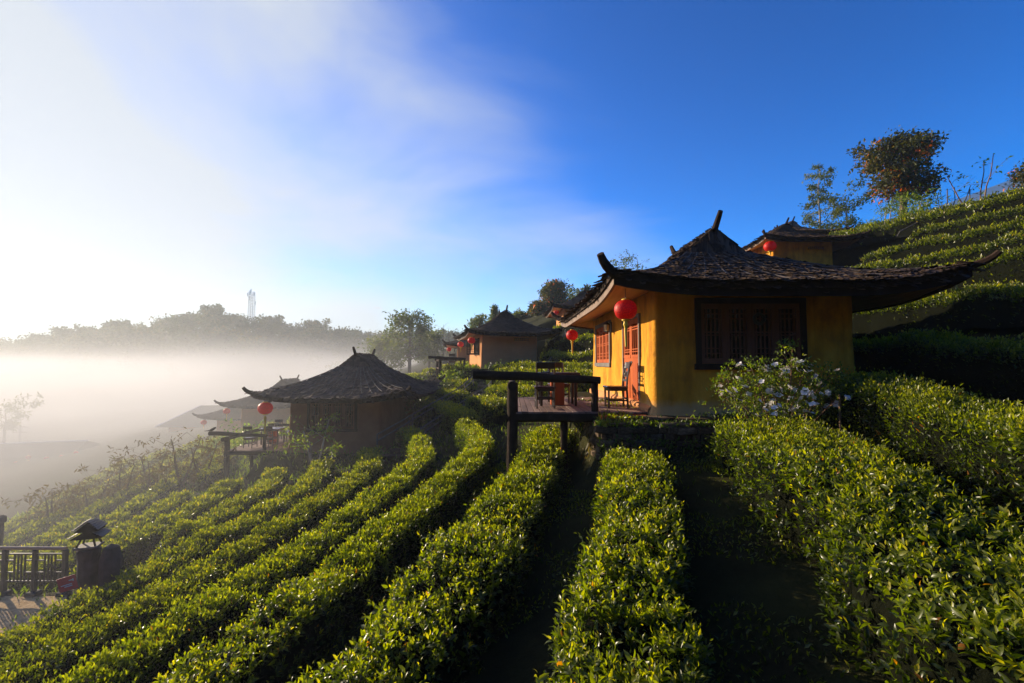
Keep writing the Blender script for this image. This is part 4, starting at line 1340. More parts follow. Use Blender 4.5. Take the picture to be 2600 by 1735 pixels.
tableset('table with pale shining top on the misty deck', H2, -1.6, 1.8, 0.03)
chair('chair on the deck of the cottage with open shutters', H3, -1.9, 1.0, 0.03, R(180))

# unidentified dark round thing, modelled as a twig wreath on the third shutter
wr_ = MB()
rw = random.Random(5)
for q in range(5):
    pts = [(0.095 * (1 + 0.12 * math.sin(3 * a_ + q * 2)) * math.cos(a_), -0.02 - 0.012 * math.sin(2 * a_ + q), 0.095 * (1 + 0.12 * math.cos(2 * a_ + q * 3)) * math.sin(a_)) for a_ in np.linspace(0, 2 * math.pi, 17)]
    wr_.tube(pts, 0.022, 6)
wro = wr_.build('ornament', M_black, None, True); wro.location = hp(H1, 2.02, -0.03, 1.83); tag(wro, 'small dark round wreath hanging on the shuttered window', 'ornament')

# wall lamp by the window of the large cottage
wl_ = empty('wall_lamp', hp(H1, -0.02, 3.62, 1.98)); tag(wl_, 'small black wall lamp beside the lattice window', 'wall lamp')
MB().span(-0.03, -0.004, -0.05, 0.05, -0.16, 0.12).build('back_plate', M_black, wl_)
MB().tube([(-0.02, 0, 0.08), (-0.09, 0, 0.15), (-0.15, 0, 0.13)], 0.011, 6).build('arm', M_black, wl_)
lr = MB(); lr.lathe([(0.0, 0.14), (0.03, 0.12), (0.10, 0.06), (0.10, 0.045)], 4, (-0.15, 0, 0)); lr.build('roof', M_black, wl_)
MB().lathe([(0.075, 0.045), (0.06, -0.13)], 4, (-0.15, 0, 0)).build('pane', M_lampglass, wl_)
lc = MB()
for a_ in range(4):
    ca, sa = math.cos(a_ * math.pi / 2), math.sin(a_ * math.pi / 2)
    lc.tube([(-0.15 + 0.078 * ca, 0.078 * sa, 0.05), (-0.15 + 0.063 * ca, 0.063 * sa, -0.14)], 0.007, 4)
lc.lathe([(0.07, -0.13), (0.07, -0.145), (0.02, -0.17), (0.0, -0.175)], 4, (-0.15, 0, 0))
lc.build('cage', M_black, wl_)

# ------------------------------------------------------------------ stone terrace wall, slabs and step in front of the large cottage
def stone_mesh(k, sx=1.0):
    rr = random.Random(40 + k)
    mb = MB(); mb.chamfer((0, 0, 0), (1, 1, 1), 0.16)
    mb.v = [tuple(c + rr.uniform(-.055, .055) for c in v) for v in mb.v]
    return mb.mesh('stone', M_stone)
ST = [stone_mesh(k) for k in range(8)]
tw = empty('terrace_wall', (0, 0, 0)); tag(tw, 'rough dry stone terrace wall under the large cottage and deck', 'stone wall')
rr = random.Random(12)
def stone_face(p0, p1, zb, zt, ztop_fn=None):
    p0, p1 = Vector(p0), Vector(p1); Lw = (p1 - p0).length; d = (p1 - p0) / Lw
    nrm_ = Vector((d.y, -d.x))
    z = zt
    while z > zb:
        h_ = rr.uniform(0.09, 0.17); s_ = -rr.uniform(0, .1)
        while s_ < Lw:
            w_ = rr.uniform(0.14, 0.36)
            o = link('stone', ST[rr.randrange(8)], tw)
            c = p0 + d * (s_ + w_ / 2) + nrm_ * rr.uniform(-0.03, 0.05)
            o.location = (c.x, c.y, z - h_ / 2)
            o.scale = (w_ * 1.02, rr.uniform(0.22, 0.3), h_ * 1.04)
            o.rotation_euler = (rr.uniform(-.05, .05), rr.uniform(-.06, .06), math.atan2(d.y, d.x) + rr.uniform(-.08, .08))
            s_ += w_
        z -= h_
stone_face((1.72, 9.9), (1.62, 8.15), -2.35, -1.10)
stone_face((1.62, 8.05), (4.6, 8.02), -1.95, -1.12)
bk_ = MB(); bk_.span(1.80, 7.0, 8.15, 9.9, -2.4, -1.10); bk_.build('earth_fill', M_ground, tw)
sm = MB()
for k_, (x0, x1, y0, y1, z) in enumerate(((2.05, 2.95, 8.35, 8.75, -1.03), (2.98, 3.7, 8.28, 8.70, -1.035), (1.7, 2.5, 7.98, 8.30, -1.09), (2.55, 3.3, 7.95, 8.24, -1.085), (3.36, 4.2, 7.98, 8.24, -1.09), (3.75, 4.6, 8.3, 8.72, -1.04))):
    o = link('paving_slab', ST[k_], tw)
    o.location = ((x0 + x1) / 2, (y0 + y1) / 2, z); o.scale = (x1 - x0, y1 - y0, 0.075); o.rotation_euler = (0, 0, rr.uniform(-.06, .06))
st_ = MB().chamfer((2.15, 8.72, -1.035), (0.95, 0.30, 0.07), 0.012).build('step_board', M_door, None)
tag(st_, 'low reddish wooden step board at the edge of the large deck', 'step')
# plinth kerb along the lit wall
kb = MB(); kb.grid([[(2.76, y, -0.82), (2.70 - 0.01 * math.sin(y * 2), y, -0.835), (2.64 - 0.012 * math.sin(y * 1.3), y, -0.89), (2.63, y, -1.0)] for y in np.linspace(8.9, 15.5, 26)])
kb.build('plinth', M_mudfar, None, True)
kbo = bpy.data.objects['plinth']; M_inv = Matrix.Translation(H1.location).inverted()
kbo.data.transform(M_inv); kbo.parent = H1
# grass and weeds along the terrace edge
rng = np.random.default_rng(22); n = 2600
P_ = np.stack([rng.uniform(1.5, 4.9, n), 8.12 + rng.normal(size=n) * 0.10, -1.12 + rng.random(n) * 0.03], 1)
sel = rng.random(n) < 0.35
P_[sel] = np.stack([rng.uniform(1.5, 4.6, sel.sum()), rng.uniform(7.8, 7.95, sel.sum()), rng.uniform(-1.9, -1.3, sel.sum())], 1)
v, t_, ti = leaves_lo(P_, rng.normal(size=P_.shape) * 0.5 + np.array([[0, -0.3, 0.6]]), rng.uniform(0.05, 0.13, n), np.clip(0.3 + rng.normal(size=n) * 0.2, 0, 1), rng, 0.3)
tag(link('wall_weeds', np_mesh('wall_weeds', v, t_, M_fresh, ti)), 'grass and weeds growing along the stone terrace edge', 'weeds', None, 'stuff')
# dead straw hanging by the terrace corner
rng = np.random.default_rng(21)
n = 420
P_ = np.stack([1.58 + rng.normal(size=n) * 0.08, 8.5 + rng.normal(size=n) * 0.22, -1.15 - rng.random(n) * 0.75], 1)
D_ = np.stack([-0.25 + rng.normal(size=n) * 0.25, rng.normal(size=n) * 0.35, -1 + rng.normal(size=n) * 0.3], 1)
v, t_, ti = leaves_lo(P_, D_, rng.uniform(0.08, 0.2, n), rng.random(n) * 0.7, rng, 0.3)
tag(link('dry_straw', np_mesh('dry_straw', v, t_, M_dry, ti)), 'dry golden straw hanging at the corner of the terrace wall', 'dry grass', None, 'stuff')

# ------------------------------------------------------------------ hillside steps with pole handrails
steps = empty('stone_steps', (0, 0, 0)); tag(steps, 'shaded stone steps climbing the slope between the misty cottage and the deck', 'steps')
path3 = [(-4.4, 17.2), (-3.3, 20.5), (-1.9, 23.6), (-1.5, 26.5), (-1.6, 29.5)]
def plerp(f):
    s_ = f * (len(path3) - 1); i = min(int(s_), len(path3) - 2); t = s_ - i
    return (path3[i][0] + (path3[i+1][0] - path3[i][0]) * t, path3[i][1] + (path3[i+1][1] - path3[i][1]) * t)
for i in range(24):
    x, y = plerp(i / 23)
    o = link('step', ST[i % 8], steps)
    o.location = (x, y, hgt(x, y) + 0.04); o.scale = (1.0, 0.42, 0.16); o.rotation_euler = (0, 0, 0.2)
def handrail(label, dx, f0, f1, hts):
    hr = empty('pole_handrail', (0, 0, 0)); tag(hr, label, 'handrail', 'pole handrails along the hillside steps')
    for h_ in hts:
        pts = []
        for i in range(12):
            x, y = plerp(f0 + (f1 - f0) * i / 11); pts.append((x + dx, y, hgt(x, y) + h_))
        MB().tube(pts, 0.028, 6).build('rail', M_bamboo, hr)
    for i in range(5):
        x, y = plerp(f0 + (f1 - f0) * i / 4)
        MB().tube([(x + dx, y, hgt(x, y) - 0.2), (x + dx, y, hgt(x, y) + hts[0] + 0.03)], 0.03, 6).build('post', M_bamboo, hr)
handrail('grey pole handrail on the left of the shaded hillside steps', -0.65, 0.0, 0.72, (0.85, 0.62))
handrail('grey pole handrail on the right of the shaded hillside steps', 0.62, 0.05, 0.6, (0.85, 0.62))
path3 = [(1.4, 24.0), (2.4, 28.0), (3.9, 33.0)]
handrail('thin pole handrail rising across the back slope beside the far lantern', 0.0, 0.0, 1.0, (0.85, 0.5))

# ------------------------------------------------------------------ railing, lamp, sign at the lower left
Fz = -4.75
fe = empty('railing', (-12, 9.55, Fz)); tag(fe, 'grey fretwork railing with worn handrail beside the gravel path', 'railing')
def fx(px): return at(px, 1480, 9.55).x + 12
MB().tube([(-6.0, 0, 0.98), (fx(165), 0.0, 0.94)], 0.035, 8).build('handrail', M_rail, fe)
xs_p = [fx(163) - 0.62 * i for i in range(10)]
for i, x in enumerate(xs_p):
    MB().chamfer((x, 0, 0.46), (0.075, 0.075, 0.92), 0.006).build('post', M_fence, fe)
    MB().chamfer((x, 0, 0.02), (0.20, 0.20, 0.12), 0.02).build('post_foot', M_darkstone, fe)
for x0, x1 in zip(xs_p[1:], xs_p):
    a_, b_ = x0 + 0.04, x1 - 0.04; w_ = b_ - a_
    for z in (0.28, 0.83):
        MB().box(((a_ + b_) / 2, 0, z), (w_, 0.028, 0.028)).build('bar', M_fence, fe)
    for f in (0.30, 0.44, 0.56, 0.70):
        MB().box((a_ + w_ * f, 0, 0.555), (0.022, 0.024, 0.52)).build('bar', M_fence, fe)
    for (f0, f1, z) in ((0, 0.30, 0.70), (0.70, 1, 0.70), (0, 0.30, 0.46), (0.70, 1, 0.46), (0.44, 0.56, 0.62), (0.44, 0.56, 0.48)):
        MB().box((a_ + w_ * (f0 + f1) / 2, 0, z), (w_ * (f1 - f0), 0.023, 0.024)).build('bar', M_fence, fe)
    for f in (0.15, 0.85):
        MB().box((a_ + w_ * f, 0, 0.37), (0.022, 0.022, 0.16)).build('bar', M_fence, fe)
# stone pillar with a little pagoda lamp
Lp = at(226, 1390, 8.5); gz = hgt(Lp.x, Lp.y)
pil = MB()
hh_ = Lp.z - gz
pr = [(0.18, -0.2), (0.17, 0.1 * hh_), (0.155, 0.5 * hh_), (0.16, 0.85 * hh_), (0.18, hh_ - 0.06), (0.18, hh_ - 0.02), (0.0, hh_ - 0.01)]
pil.lathe(pr, 10); pil.v = [(x * (1 + 0.12 * noise.noise(Vector((x*4, y*4, z*4)))), y * (1 + 0.12 * noise.noise(Vector((x*4, y*4, z*4 + 9)))), z) for x, y, z in pil.v]
po = pil.build('stone_pillar', M_darkstone); po.location = (Lp.x, Lp.y, gz)
tag(po, 'dark rough stone pillar carrying the pagoda lamp', 'pillar')
p2 = MB(); p2.lathe([(0.17, -0.2), (0.16, 0.4 * hh_), (0.17, 0.8 * hh_), (0.12, hh_ * 0.99), (0.0, hh_ * 1.04)], 9)
p2.v = [(x * (1 + 0.25 * noise.noise(Vector((x*3, y*3, z*3)))), y * (1 + 0.25 * noise.noise(Vector((x*3, y*3, z*3 + 5)))), z) for x, y, z in p2.v]
po2 = p2.build('boulder', M_darkstone); po2.location = (Lp.x + 0.36, Lp.y + 0.05, gz); tag(po2, 'tall dark boulder right of the lamp pillar', 'boulder')
lm = empty('garden_lamp', (Lp.x, Lp.y, Lp.z), R(18), 0.82); tag(lm, 'small dark pagoda lamp with two slatted roofs on the stone pillar', 'garden lamp')
MB().chamfer((0, 0, 0.03), (0.42, 0.36, 0.05), 0.01).build('base', M_greyframe, lm)
for sx in (-1, 1):
    for sy in (-1, 1):
        MB().tube([(sx * 0.17, sy * 0.13, 0.05), (sx * 0.10, sy * 0.08, 0.24)], 0.02, 5).build('leg', M_frame, lm)
MB().box((0, 0, 0.36), (0.20, 0.17, 0.26)).build('lamp_box', M_frame, lm)
for (zr, hw, drop) in ((0.40, 0.29, 0.17), (0.575, 0.22, 0.19)):
    for s_ in (-1, 1):
        for q in range(5):
            f = q / 4
            rt = Matrix.Rotation(R(22) * s_, 3, 'Y')
            MB().box((s_ * (0.05 + f * (hw - 0.05)), 0, zr - f * drop * 0.75 + 0.012), (hw * 0.24, 0.40 * (0.75 + 0.25 * f), 0.012), rt).build('slat', M_greyframe, lm)
    rm = MB(); rm.f = [(0, 1, 2, 3), (4, 7, 6, 5), (0, 3, 7, 4)]
    w2 = 0.17
    rm = MB()
    rm.grid([[(-hw, -w2, zr - drop), (-hw, w2, zr - drop)], [(0, -w2 * .7, zr), (0, w2 * .7, zr)], [(hw, -w2, zr - drop), (hw, w2, zr - drop)]])
    rm.f += [(0, 2, 4), (1, 5, 3)]
    rm.build('roof', M_frame, lm)
# red sign
Sp = at(186, 1478, 7.9)
sg = empty('sign', (Sp.x, Sp.y - 0.1, Sp.z + 0.02), R(12), 0.8); tag(sg, 'small tilted red sign with worn white marks among the tea bushes', 'sign')
rt = Matrix.Rotation(R(-14), 3, 'Y')
MB().chamfer((0, 0, 0.0), (0.34, 0.014, 0.29), 0.005, rt).build('sign_board', M_sign, sg)
for (x, z, w_, h_) in ((0.07, 0.055, 0.06, 0.02), (0.115, 0.05, 0.02, 0.05), (-0.02, -0.02, 0.20, 0.016), (0.01, -0.055, 0.14, 0.016)):
    MB().box(tuple(rt @ Vector((x, -0.009, z))), (w_, 0.004, h_), rt).build('painted_mark', M_white, sg)
MB().box((0, 0.02, -0.35), (0.035, 0.02, 0.75)).build('stake', M_bamboo, sg)
# dark gate post cut by the left edge of the frame
gpz = at(4, 1320, 14)
g_ = MB(); g_.chamfer((0, 0, 0.1), (0.20, 0.18, 0.9), 0.03); g_.chamfer((0, 0, 0.42), (0.28, 0.24, 0.20), 0.03)
go = g_.build('gate_post', M_darkstone); go.location = (gpz.x - 0.08, gpz.y, gpz.z - 0.42); tag(go, 'dark capped post at the left edge of the slope', 'post')
# little bird on the misty deck rail
bp = hp(H2, -3.42, 0.19, 0.845)
bd = MB(); bd.tube([(-0.10, 0, 0.02), (-0.05, 0, 0.035), (0.0, 0, 0.05), (0.05, 0, 0.075), (0.085, 0, 0.11), (0.12, 0, 0.115), (0.155, 0, 0.105)], [0.012, 0.03, 0.05, 0.048, 0.035, 0.03, 0.004], 10)
bd.tube([(-0.05, 0, 0.035), (-0.14, 0, 0.015), (-0.24, 0, 0.012)], [0.022, 0.016, 0.010], 6)
bird = bd.build('bird', M_bird, None, True); bird.location = bp; bird.scale = (1.25,) * 3; bird.rotation_euler = (0, 0, R(8)); tag(bird, 'small dark bird perched on the end of the misty log rail', 'bird')
lg = MB(); lg.tube([(0.0, 0.015, 0.02), (0.01, 0.015, -0.03)], 0.005, 4); lg.tube([(0.0, -0.015, 0.02), (0.01, -0.015, -0.03)], 0.005, 4)
lg.build('leg', M_bird, bird)

# ------------------------------------------------------------------ trees and shrubs
def tree(name, label, base, H, shape='round', width=0.4, trunk_r=0.16, bare=0.25, limbs=16, nleaf=3000, lsize=0.2, lm_=None, bark=None, seed=0, cat='tree', group=None, clump=0.5, lean=(0, 0), droop=0.0, stems=1, flowers=0, wr=0.45, upt=0.5):
    rr = random.Random(seed); rng_ = np.random.default_rng(seed)
    root = empty(name, base); tag(root, label, cat, group)
    bark = bark or M_bark; lm_ = lm_ or M_tree
    tb = MB(); tips = []
    for s_i in range(stems):
        a0 = 6.28 * s_i / max(1, stems) + rr.random()
        spread = 0.0 if stems == 1 else 0.30 * rr.uniform(0.6, 1.3)
        hh = H * (1 if s_i == 0 else rr.uniform(0.6, 1.0))
        sp = [Vector((lean[0] * f * H + math.cos(a0) * spread * hh * f + rr.uniform(-1, 1) * 0.018 * H * f, lean[1] * f * H + math.sin(a0) * spread * hh * f + rr.uniform(-1, 1) * 0.018 * H * f, hh * 0.95 * f - (0.3 if f == 0 else 0))) for f in np.linspace(0, 1, 8)]
        r0 = trunk_r / (1 if stems == 1 else 1.5)
        tb.tube(sp, [r0 * (1.12 - f) + 0.012 for f in np.linspace(0, 1, 8)], 8)
        tips.append((sp[-1], 0.5))
        for i in range(max(3, limbs // stems)):
            f = bare + (1 - bare) * (i + rr.random()) / max(3, limbs // stems); f = min(f, 0.98)
            q = f * 7; k_ = min(int(q), 6); p0 = sp[k_].lerp(sp[k_ + 1], q - k_)
            g = (f - bare) / (1 - bare)
            if shape == 'round': pr_ = math.sqrt(max(0.05, 1 - (2 * g - 0.9) ** 2 * 0.8))
            elif shape == 'cone': pr_ = 1.05 - g
            elif shape == 'column': pr_ = 0.75 + 0.3 * math.sin(g * 9 + seed)
            elif shape == 'vase': pr_ = 0.4 + 0.7 * g
            else: pr_ = 0.8
            Ln = width * H * pr_ * rr.uniform(0.65, 1.15)
            a_ = i * 2.4 + rr.uniform(-.5, .5)
            d = Vector((math.cos(a_), math.sin(a_), upt * rr.uniform(0.4, 1.3)))
            p1 = p0 + d * Ln * 0.5 + Vector((0, 0, 0.05 * Ln)); p2 = p0 + d * Ln * 0.98 + Vector((0, 0, -droop * Ln))
            rl = max(0.010, r0 * 0.42 * (1.1 - f))
            tb.tube([p0, p1, p2], [rl, rl * 0.65, rl * 0.25], 5)
            tips.append((p2, 1.0)); tips.append((p1, 0.6))
            for j in range(3):
                b_ = rr.uniform(-1.2, 1.2)
                d2 = Vector((math.cos(a_ + b_), math.sin(a_ + b_), rr.uniform(-0.2, 0.9) * (1 - droop)))
                st0 = p1.lerp(p2, rr.random())
                p3 = st0 + d2 * Ln * rr.uniform(0.25, 0.5)
                tb.tube([st0, p3], [rl * 0.45, rl * 0.15], 4)
                tips.append((p3, 0.9))
    tb.build('trunk', bark, root, True)
    if nleaf:
        wts = np.array([w for _, w in tips]); wts /= wts.sum()
        TP = np.array([tuple(p) for p, _ in tips])
        pick = rng_.choice(len(TP), nleaf, p=wts)
        sg_ = clump * (0.6 + 0.8 * rng_.random(len(TP)))[pick][:, None]
        P_ = TP[pick] + unit(rng_.normal(size=(nleaf, 3))) * (rng_.random((nleaf, 1)) ** 0.5) * 1.7 * sg_ * np.array([[1, 1, 0.75]])
        D_ = rng_.normal(size=(nleaf, 3)) + np.array([[0, 0, -0.1 - droop]])
        tcl = rng_.random(len(TP))[pick]
        ti0 = np.clip(0.65 * tcl + 0.35 * rng_.random(nleaf), 0, 1)
        v_, t2, ti2 = leaves_lo(P_, D_, lsize * rng_.uniform(0.6, 1.3, nleaf), ti0, rng_, wr)
        link('crown', np_mesh('crown', v_, t2, lm_, ti2), root)
    return root
def base_at(px, Y, py=None):
    p = at(px, 900, Y)
    z = hgt(p.x, Y)
    return (p.x, Y, z)
def tree_px(name, label, px, top, Y, **k):
    b = base_at(px, Y); t = at(px, top, Y)
    return tree(name, label, b, max(0.4, t.z - b[2]), **k)
RG = 'trees on the right crest'
tree_px('broadleaf_tree', 'big dark tree with orange leaf clusters on the right crest', 2310, 356, 27.5, width=0.25, trunk_r=0.24, bare=0.40, limbs=26, nleaf=9000, lsize=0.25, lm_=M_autumn, seed=4, group=RG, clump=0.42)
tree_px('slender_tree', 'tall slender layered tree left of the big autumn tree', 2094, 418, 44, shape='column', width=0.13, trunk_r=0.13, bare=0.28, limbs=34, nleaf=3600, lsize=0.24, lm_=M_tree, bark=M_palebark, seed=5, group=RG, clump=0.24, upt=0.15)
tree_px('leaning_tree', 'short wind-swept tree between the slender tree and the big one', 2152, 488, 42, shape='column', width=0.22, trunk_r=0.10, bare=0.25, limbs=16, nleaf=2200, lsize=0.26, seed=6, group=RG, clump=0.36, lean=(0.06, 0))
tree_px('fruit_tree', 'light green long-leaved bush tree in front of the slender tree', 2250, 520, 31, shape='vase', width=0.42, trunk_r=0.07, bare=0.35, limbs=14, nleaf=1300, lsize=0.24, lm_=M_fresh, bark=M_palebark, seed=7, group=RG, clump=0.26, stems=3, wr=0.22, droop=0.25)
tree_px('fruit_tree', 'light green long-leaved bush tree under the big autumn tree', 2330, 490, 25.5, shape='vase', width=0.40, trunk_r=0.07, bare=0.35, limbs=16, nleaf=1500, lsize=0.24, lm_=M_fresh, bark=M_palebark, seed=8, group=RG, clump=0.28, stems=3, wr=0.22, droop=0.25)
tree_px('bare_tree', 'thin nearly bare tree with few leaves right of the big autumn tree', 2500, 395, 24.5, shape='vase', width=0.42, trunk_r=0.05, bare=0.3, limbs=14, nleaf=70, lsize=0.2, lm_=M_fresh, bark=M_stem, seed=9, group=RG, clump=0.1, stems=3)
tree_px('bare_tree', 'low bare twiggy bush beside the blue roof', 2432, 462, 26, shape='vase', width=0.42, trunk_r=0.04, bare=0.2, limbs=14, nleaf=20, lsize=0.16, bark=M_bark, seed=10, group=RG, clump=0.1, stems=3)
tree_px('broadleaf_tree', 'green tree cut off by the right edge of the frame', 2640, 425, 20.5, width=0.28, trunk_r=0.10, bare=0.2, limbs=16, nleaf=1700, lsize=0.17, lm_=M_autumn, seed=12, group=RG, clump=0.28)
MG = 'trees behind the middle cottages'
tree_px('broadleaf_tree', 'large grey misty tree left of the cottage with open shutters', 1040, 800, 56, width=0.34, trunk_r=0.22, bare=0.22, limbs=30, nleaf=3300, lsize=0.40, seed=14, group=MG, clump=0.62)
tree_px('broadleaf_tree', 'lower misty tree at the left foot of the large grey tree', 975, 868, 60, width=0.42, trunk_r=0.16, bare=0.15, limbs=20, nleaf=2600, lsize=0.42, seed=15, group=MG, clump=0.6)
tree_px('broadleaf_tree', 'bushy misty tree at the right foot of the large grey tree', 1090, 850, 62, width=0.40, trunk_r=0.16, bare=0.15, limbs=20, nleaf=2400, lsize=0.42, seed=16, group=MG, clump=0.6)
tree_px('broadleaf_tree', 'upright tree in autumn tones above the distant cottage', 1408, 722, 62, width=0.30, trunk_r=0.2, bare=0.2, limbs=24, nleaf=4200, lsize=0.42, lm_=M_autumn, seed=17, group=MG, clump=0.6)
tree_px('broadleaf_tree', 'spreading tree left of the upright autumn tree', 1368, 775, 60, width=0.42, trunk_r=0.16, bare=0.2, limbs=18, nleaf=2400, lsize=0.42, lm_=M_autumn, seed=18, group=MG, clump=0.55)
tree_px('conifer', 'small pointed conifer behind the roof of the middle cottage', 1256, 775, 58, shape='cone', width=0.26, trunk_r=0.12, bare=0.12, limbs=34, nleaf=1900, lsize=0.34, seed=19, group=MG, clump=0.2, upt=0.05, cat='conifer')
tree_px('conifer', 'tiny conifer on the skyline above the left eave', 1493, 722, 60, shape='cone', width=0.26, trunk_r=0.10, bare=0.12, limbs=24, nleaf=1100, lsize=0.34, seed=20, group=MG, clump=0.2, upt=0.05, cat='conifer')
for i, (px, top, Y, lab) in enumerate(((1218, 808, 64, 'round dark tree behind the left roof slope of the middle cottage'), (1318, 800, 66, 'grey-green tree just right of the middle cottage ridge'), (1336, 808, 70, 'pale tree second to the right of the middle cottage ridge'), (1350, 830, 66, 'low bush tree between the middle cottage and the autumn trees'), (1470, 735, 66, 'faint round tree above the distant cottage roof'), (1456, 760, 64, 'small faint tree beside the distant cottage ridge'))):
    tree_px('broadleaf_tree', lab, px, top, Y, width=0.36, trunk_r=0.12, bare=0.2, limbs=14, nleaf=1200, lsize=0.42, seed=30 + i, group=MG, clump=0.5)
for i, (px, top) in enumerate(((1112, 828), (1126, 820), (1140, 832), (1154, 835))):
    tree_px('bare_tree', '%s from left of four bare thin trees beside the grey misty tree' % ORD[i], px, top, 66, shape='vase', width=0.22, trunk_r=0.07, bare=0.3, limbs=12, nleaf=0, bark=M_bark, seed=50 + i, group=MG)
# little tree on the horizon over the near eave
tree_px('broadleaf_tree', 'small tree peeking over the eave left of the large roof', 1590, 655, 58, width=0.30, trunk_r=0.10, bare=0.4, limbs=12, nleaf=700, lsize=0.32, seed=60, group=MG, clump=0.4)
tree_px('bare_tree', 'wispy sapling over the large roof edge', 1622, 650, 44, shape='vase', width=0.30, trunk_r=0.05, bare=0.45, limbs=10, nleaf=120, lsize=0.2, seed=61, group=MG, clump=0.2)
# shrubs near the misty cottage
SG = 'shrubs on the misty slope'
tree_px('shrub', 'small leafy tree with pale trunk in front of the misty cottage wall', 806, 1060, 17.2, shape='round', width=0.45, trunk_r=0.045, bare=0.4, limbs=14, nleaf=380, lsize=0.15, lm_=M_fresh, bark=M_palebark, seed=70, cat='shrub', group=SG, clump=0.17, stems=3, wr=0.3)
for i, (px, top, Y, lab) in enumerate(((470, 1105, 21, 'dry drooping shrub left of the misty deck post'), (395, 1150, 22, 'dry drooping shrub second from the misty deck'), (320, 1178, 21, 'dry drooping shrub third from the misty deck'), (245, 1215, 20, 'dry drooping shrub fourth from the misty deck'), (150, 1245, 19.5, 'low dry shrub farthest left on the misty slope'), (520, 1120, 20.5, 'twiggy dry shrub touching the misty deck'))):
    tree_px('shrub', lab, px, top, Y, shape='vase', width=0.75, trunk_r=0.06, bare=0.12, limbs=18, nleaf=620, lsize=0.20, lm_=M_dry, bark=M_bark, seed=80 + i, cat='shrub', group=SG, clump=0.12, stems=3, droop=0.35, wr=0.25, upt=0.4)
for i, (px, top, Y, lab) in enumerate(((1112, 962, 27, 'green shrub beside the deck of the cottage with open shutters'), (1160, 945, 29, 'green bush in front of the lit wall of the middle cottage'), (1050, 1000, 25, 'light green bush above the misty roof'), (1270, 930, 29.4, 'dark bush against the shaded wall of the middle cottage'), (1330, 922, 29.4, 'second dark bush against the shaded wall of the middle cottage'), (640, 1085, 24, 'pale bush glowing in fog behind the misty deck'), (560, 1110, 27, 'faint bush in fog left of the misty cottage'))):
    tree_px('shrub', lab, px, top, Y, shape='round', width=0.55, trunk_r=0.05, bare=0.05, limbs=18, nleaf=700, lsize=0.20, lm_=M_tree if i in (0, 2, 3, 4) else M_fresh, seed=100 + i, cat='shrub', group=SG, clump=0.24, stems=3)
tree('palm_tree', 'fog-faded spiky tree above the lantern row at far left', base_at(22, 62), 6.0, shape='vase', width=0.5, trunk_r=0.2, bare=0.5, limbs=20, nleaf=900, lsize=0.6, seed=120, group='fogged trees at far left', clump=0.3, wr=0.2)

# white flowering shrub
fs = empty('flowering_shrub', (4.25, 7.38, -0.98)); tag(fs, 'sunlit shrub with white blossoms in front of the dark shuttered window', 'shrub')
rr = random.Random(77); rng = np.random.default_rng(77)
tb = MB(); tips = []
spec = [(-0.95, 0.55, 0.0), (-0.75, 0.80, .1), (-0.55, 0.62, -.1), (-0.42, 1.02, 0), (-0.2, 0.7, .1), (-0.05, 0.90, -.05), (0.10, 0.72, .1), (0.30, 1.28, 0), (0.42, 0.82, -.1), (0.55, 0.92, .05), (0.78, 0.72, 0), (0.95, 0.82, .05), (1.0, 0.5, -.1), (-0.3, 0.5, -.2), (0.2, 0.5, -.2), (0.65, 0.5, -.2), (-0.7, 0.4, -.2)]
for (x, z, y) in spec:
    b_ = Vector((x * 0.35, y * 0.3, -0.2)); e_ = Vector((x, y, z))
    m_ = b_.lerp(e_, 0.55) + Vector((rr.uniform(-.06, .06), rr.uniform(-.06, .06), 0.05))
    tb.tube([b_, m_, e_], [0.014, 0.010, 0.004], 5)
    tips.append(e_)
    for j in range(7):
        s_ = m_.lerp(e_, rr.uniform(0.0, 0.95)); t2 = s_ + Vector((rr.uniform(-.2, .2), rr.uniform(-.2, .2), rr.uniform(0.04, .20)))
        tb.tube([s_, t2], [0.006, 0.002], 4); tips.append(t2)
tb.build('stems', M_stem, fs, True)
TP = np.array([tuple(p) for p in tips]); n = 4200
pk = rng.integers(0, len(TP), n)
P_ = TP[pk] + rng.normal(size=(n, 3)) * np.array([[0.055, 0.055, 0.045]])
low = rng.random(n) < 0.25
P_[low] = np.stack([rng.normal(size=low.sum()) * 0.5, rng.normal(size=low.sum()) * 0.15, rng.random(low.sum()) * 0.35], 1)
v, t_, ti = leaves_lo(P_, rng.normal(size=(n, 3)) * 0.6 + np.array([[0, 0, 0.6]]), rng.uniform(0.04, 0.075, n), np.clip(rng.normal(size=n) * 0.25 + 0.5, 0, 1), rng)
tag(link('foliage', np_mesh('foliage', v, t_, M_fresh, ti), fs), None, None, None, 'stuff')
def flower_mesh(k):
    r2 = np.random.default_rng(200 + k); Vs, Ts = [], []
    for i in range(6):
        a_ = i * math.pi / 3 + r2.uniform(-.2, .2); d = np.array([math.cos(a_), math.sin(a_), r2.uniform(0.25, 0.7)])
        s_ = np.array([-math.sin(a_), math.cos(a_), 0]); L_ = 0.062 * r2.uniform(0.85, 1.15)
        b_ = len(Vs)
        Vs += [np.zeros(3), d * L_ * 0.6 + s_ * L_ * 0.42, d * L_ + np.array([0, 0, -0.008]), d * L_ * 0.6 - s_ * L_ * 0.42]
        Ts += [[b_, b_ + 1, b_ + 2], [b_, b_ + 2, b_ + 3]]
    return np_mesh('flower', np.array(Vs), np.array(Ts), M_flower, np.full(len(Vs), 0.5))
FM = [flower_mesh(k) for k in range(4)]
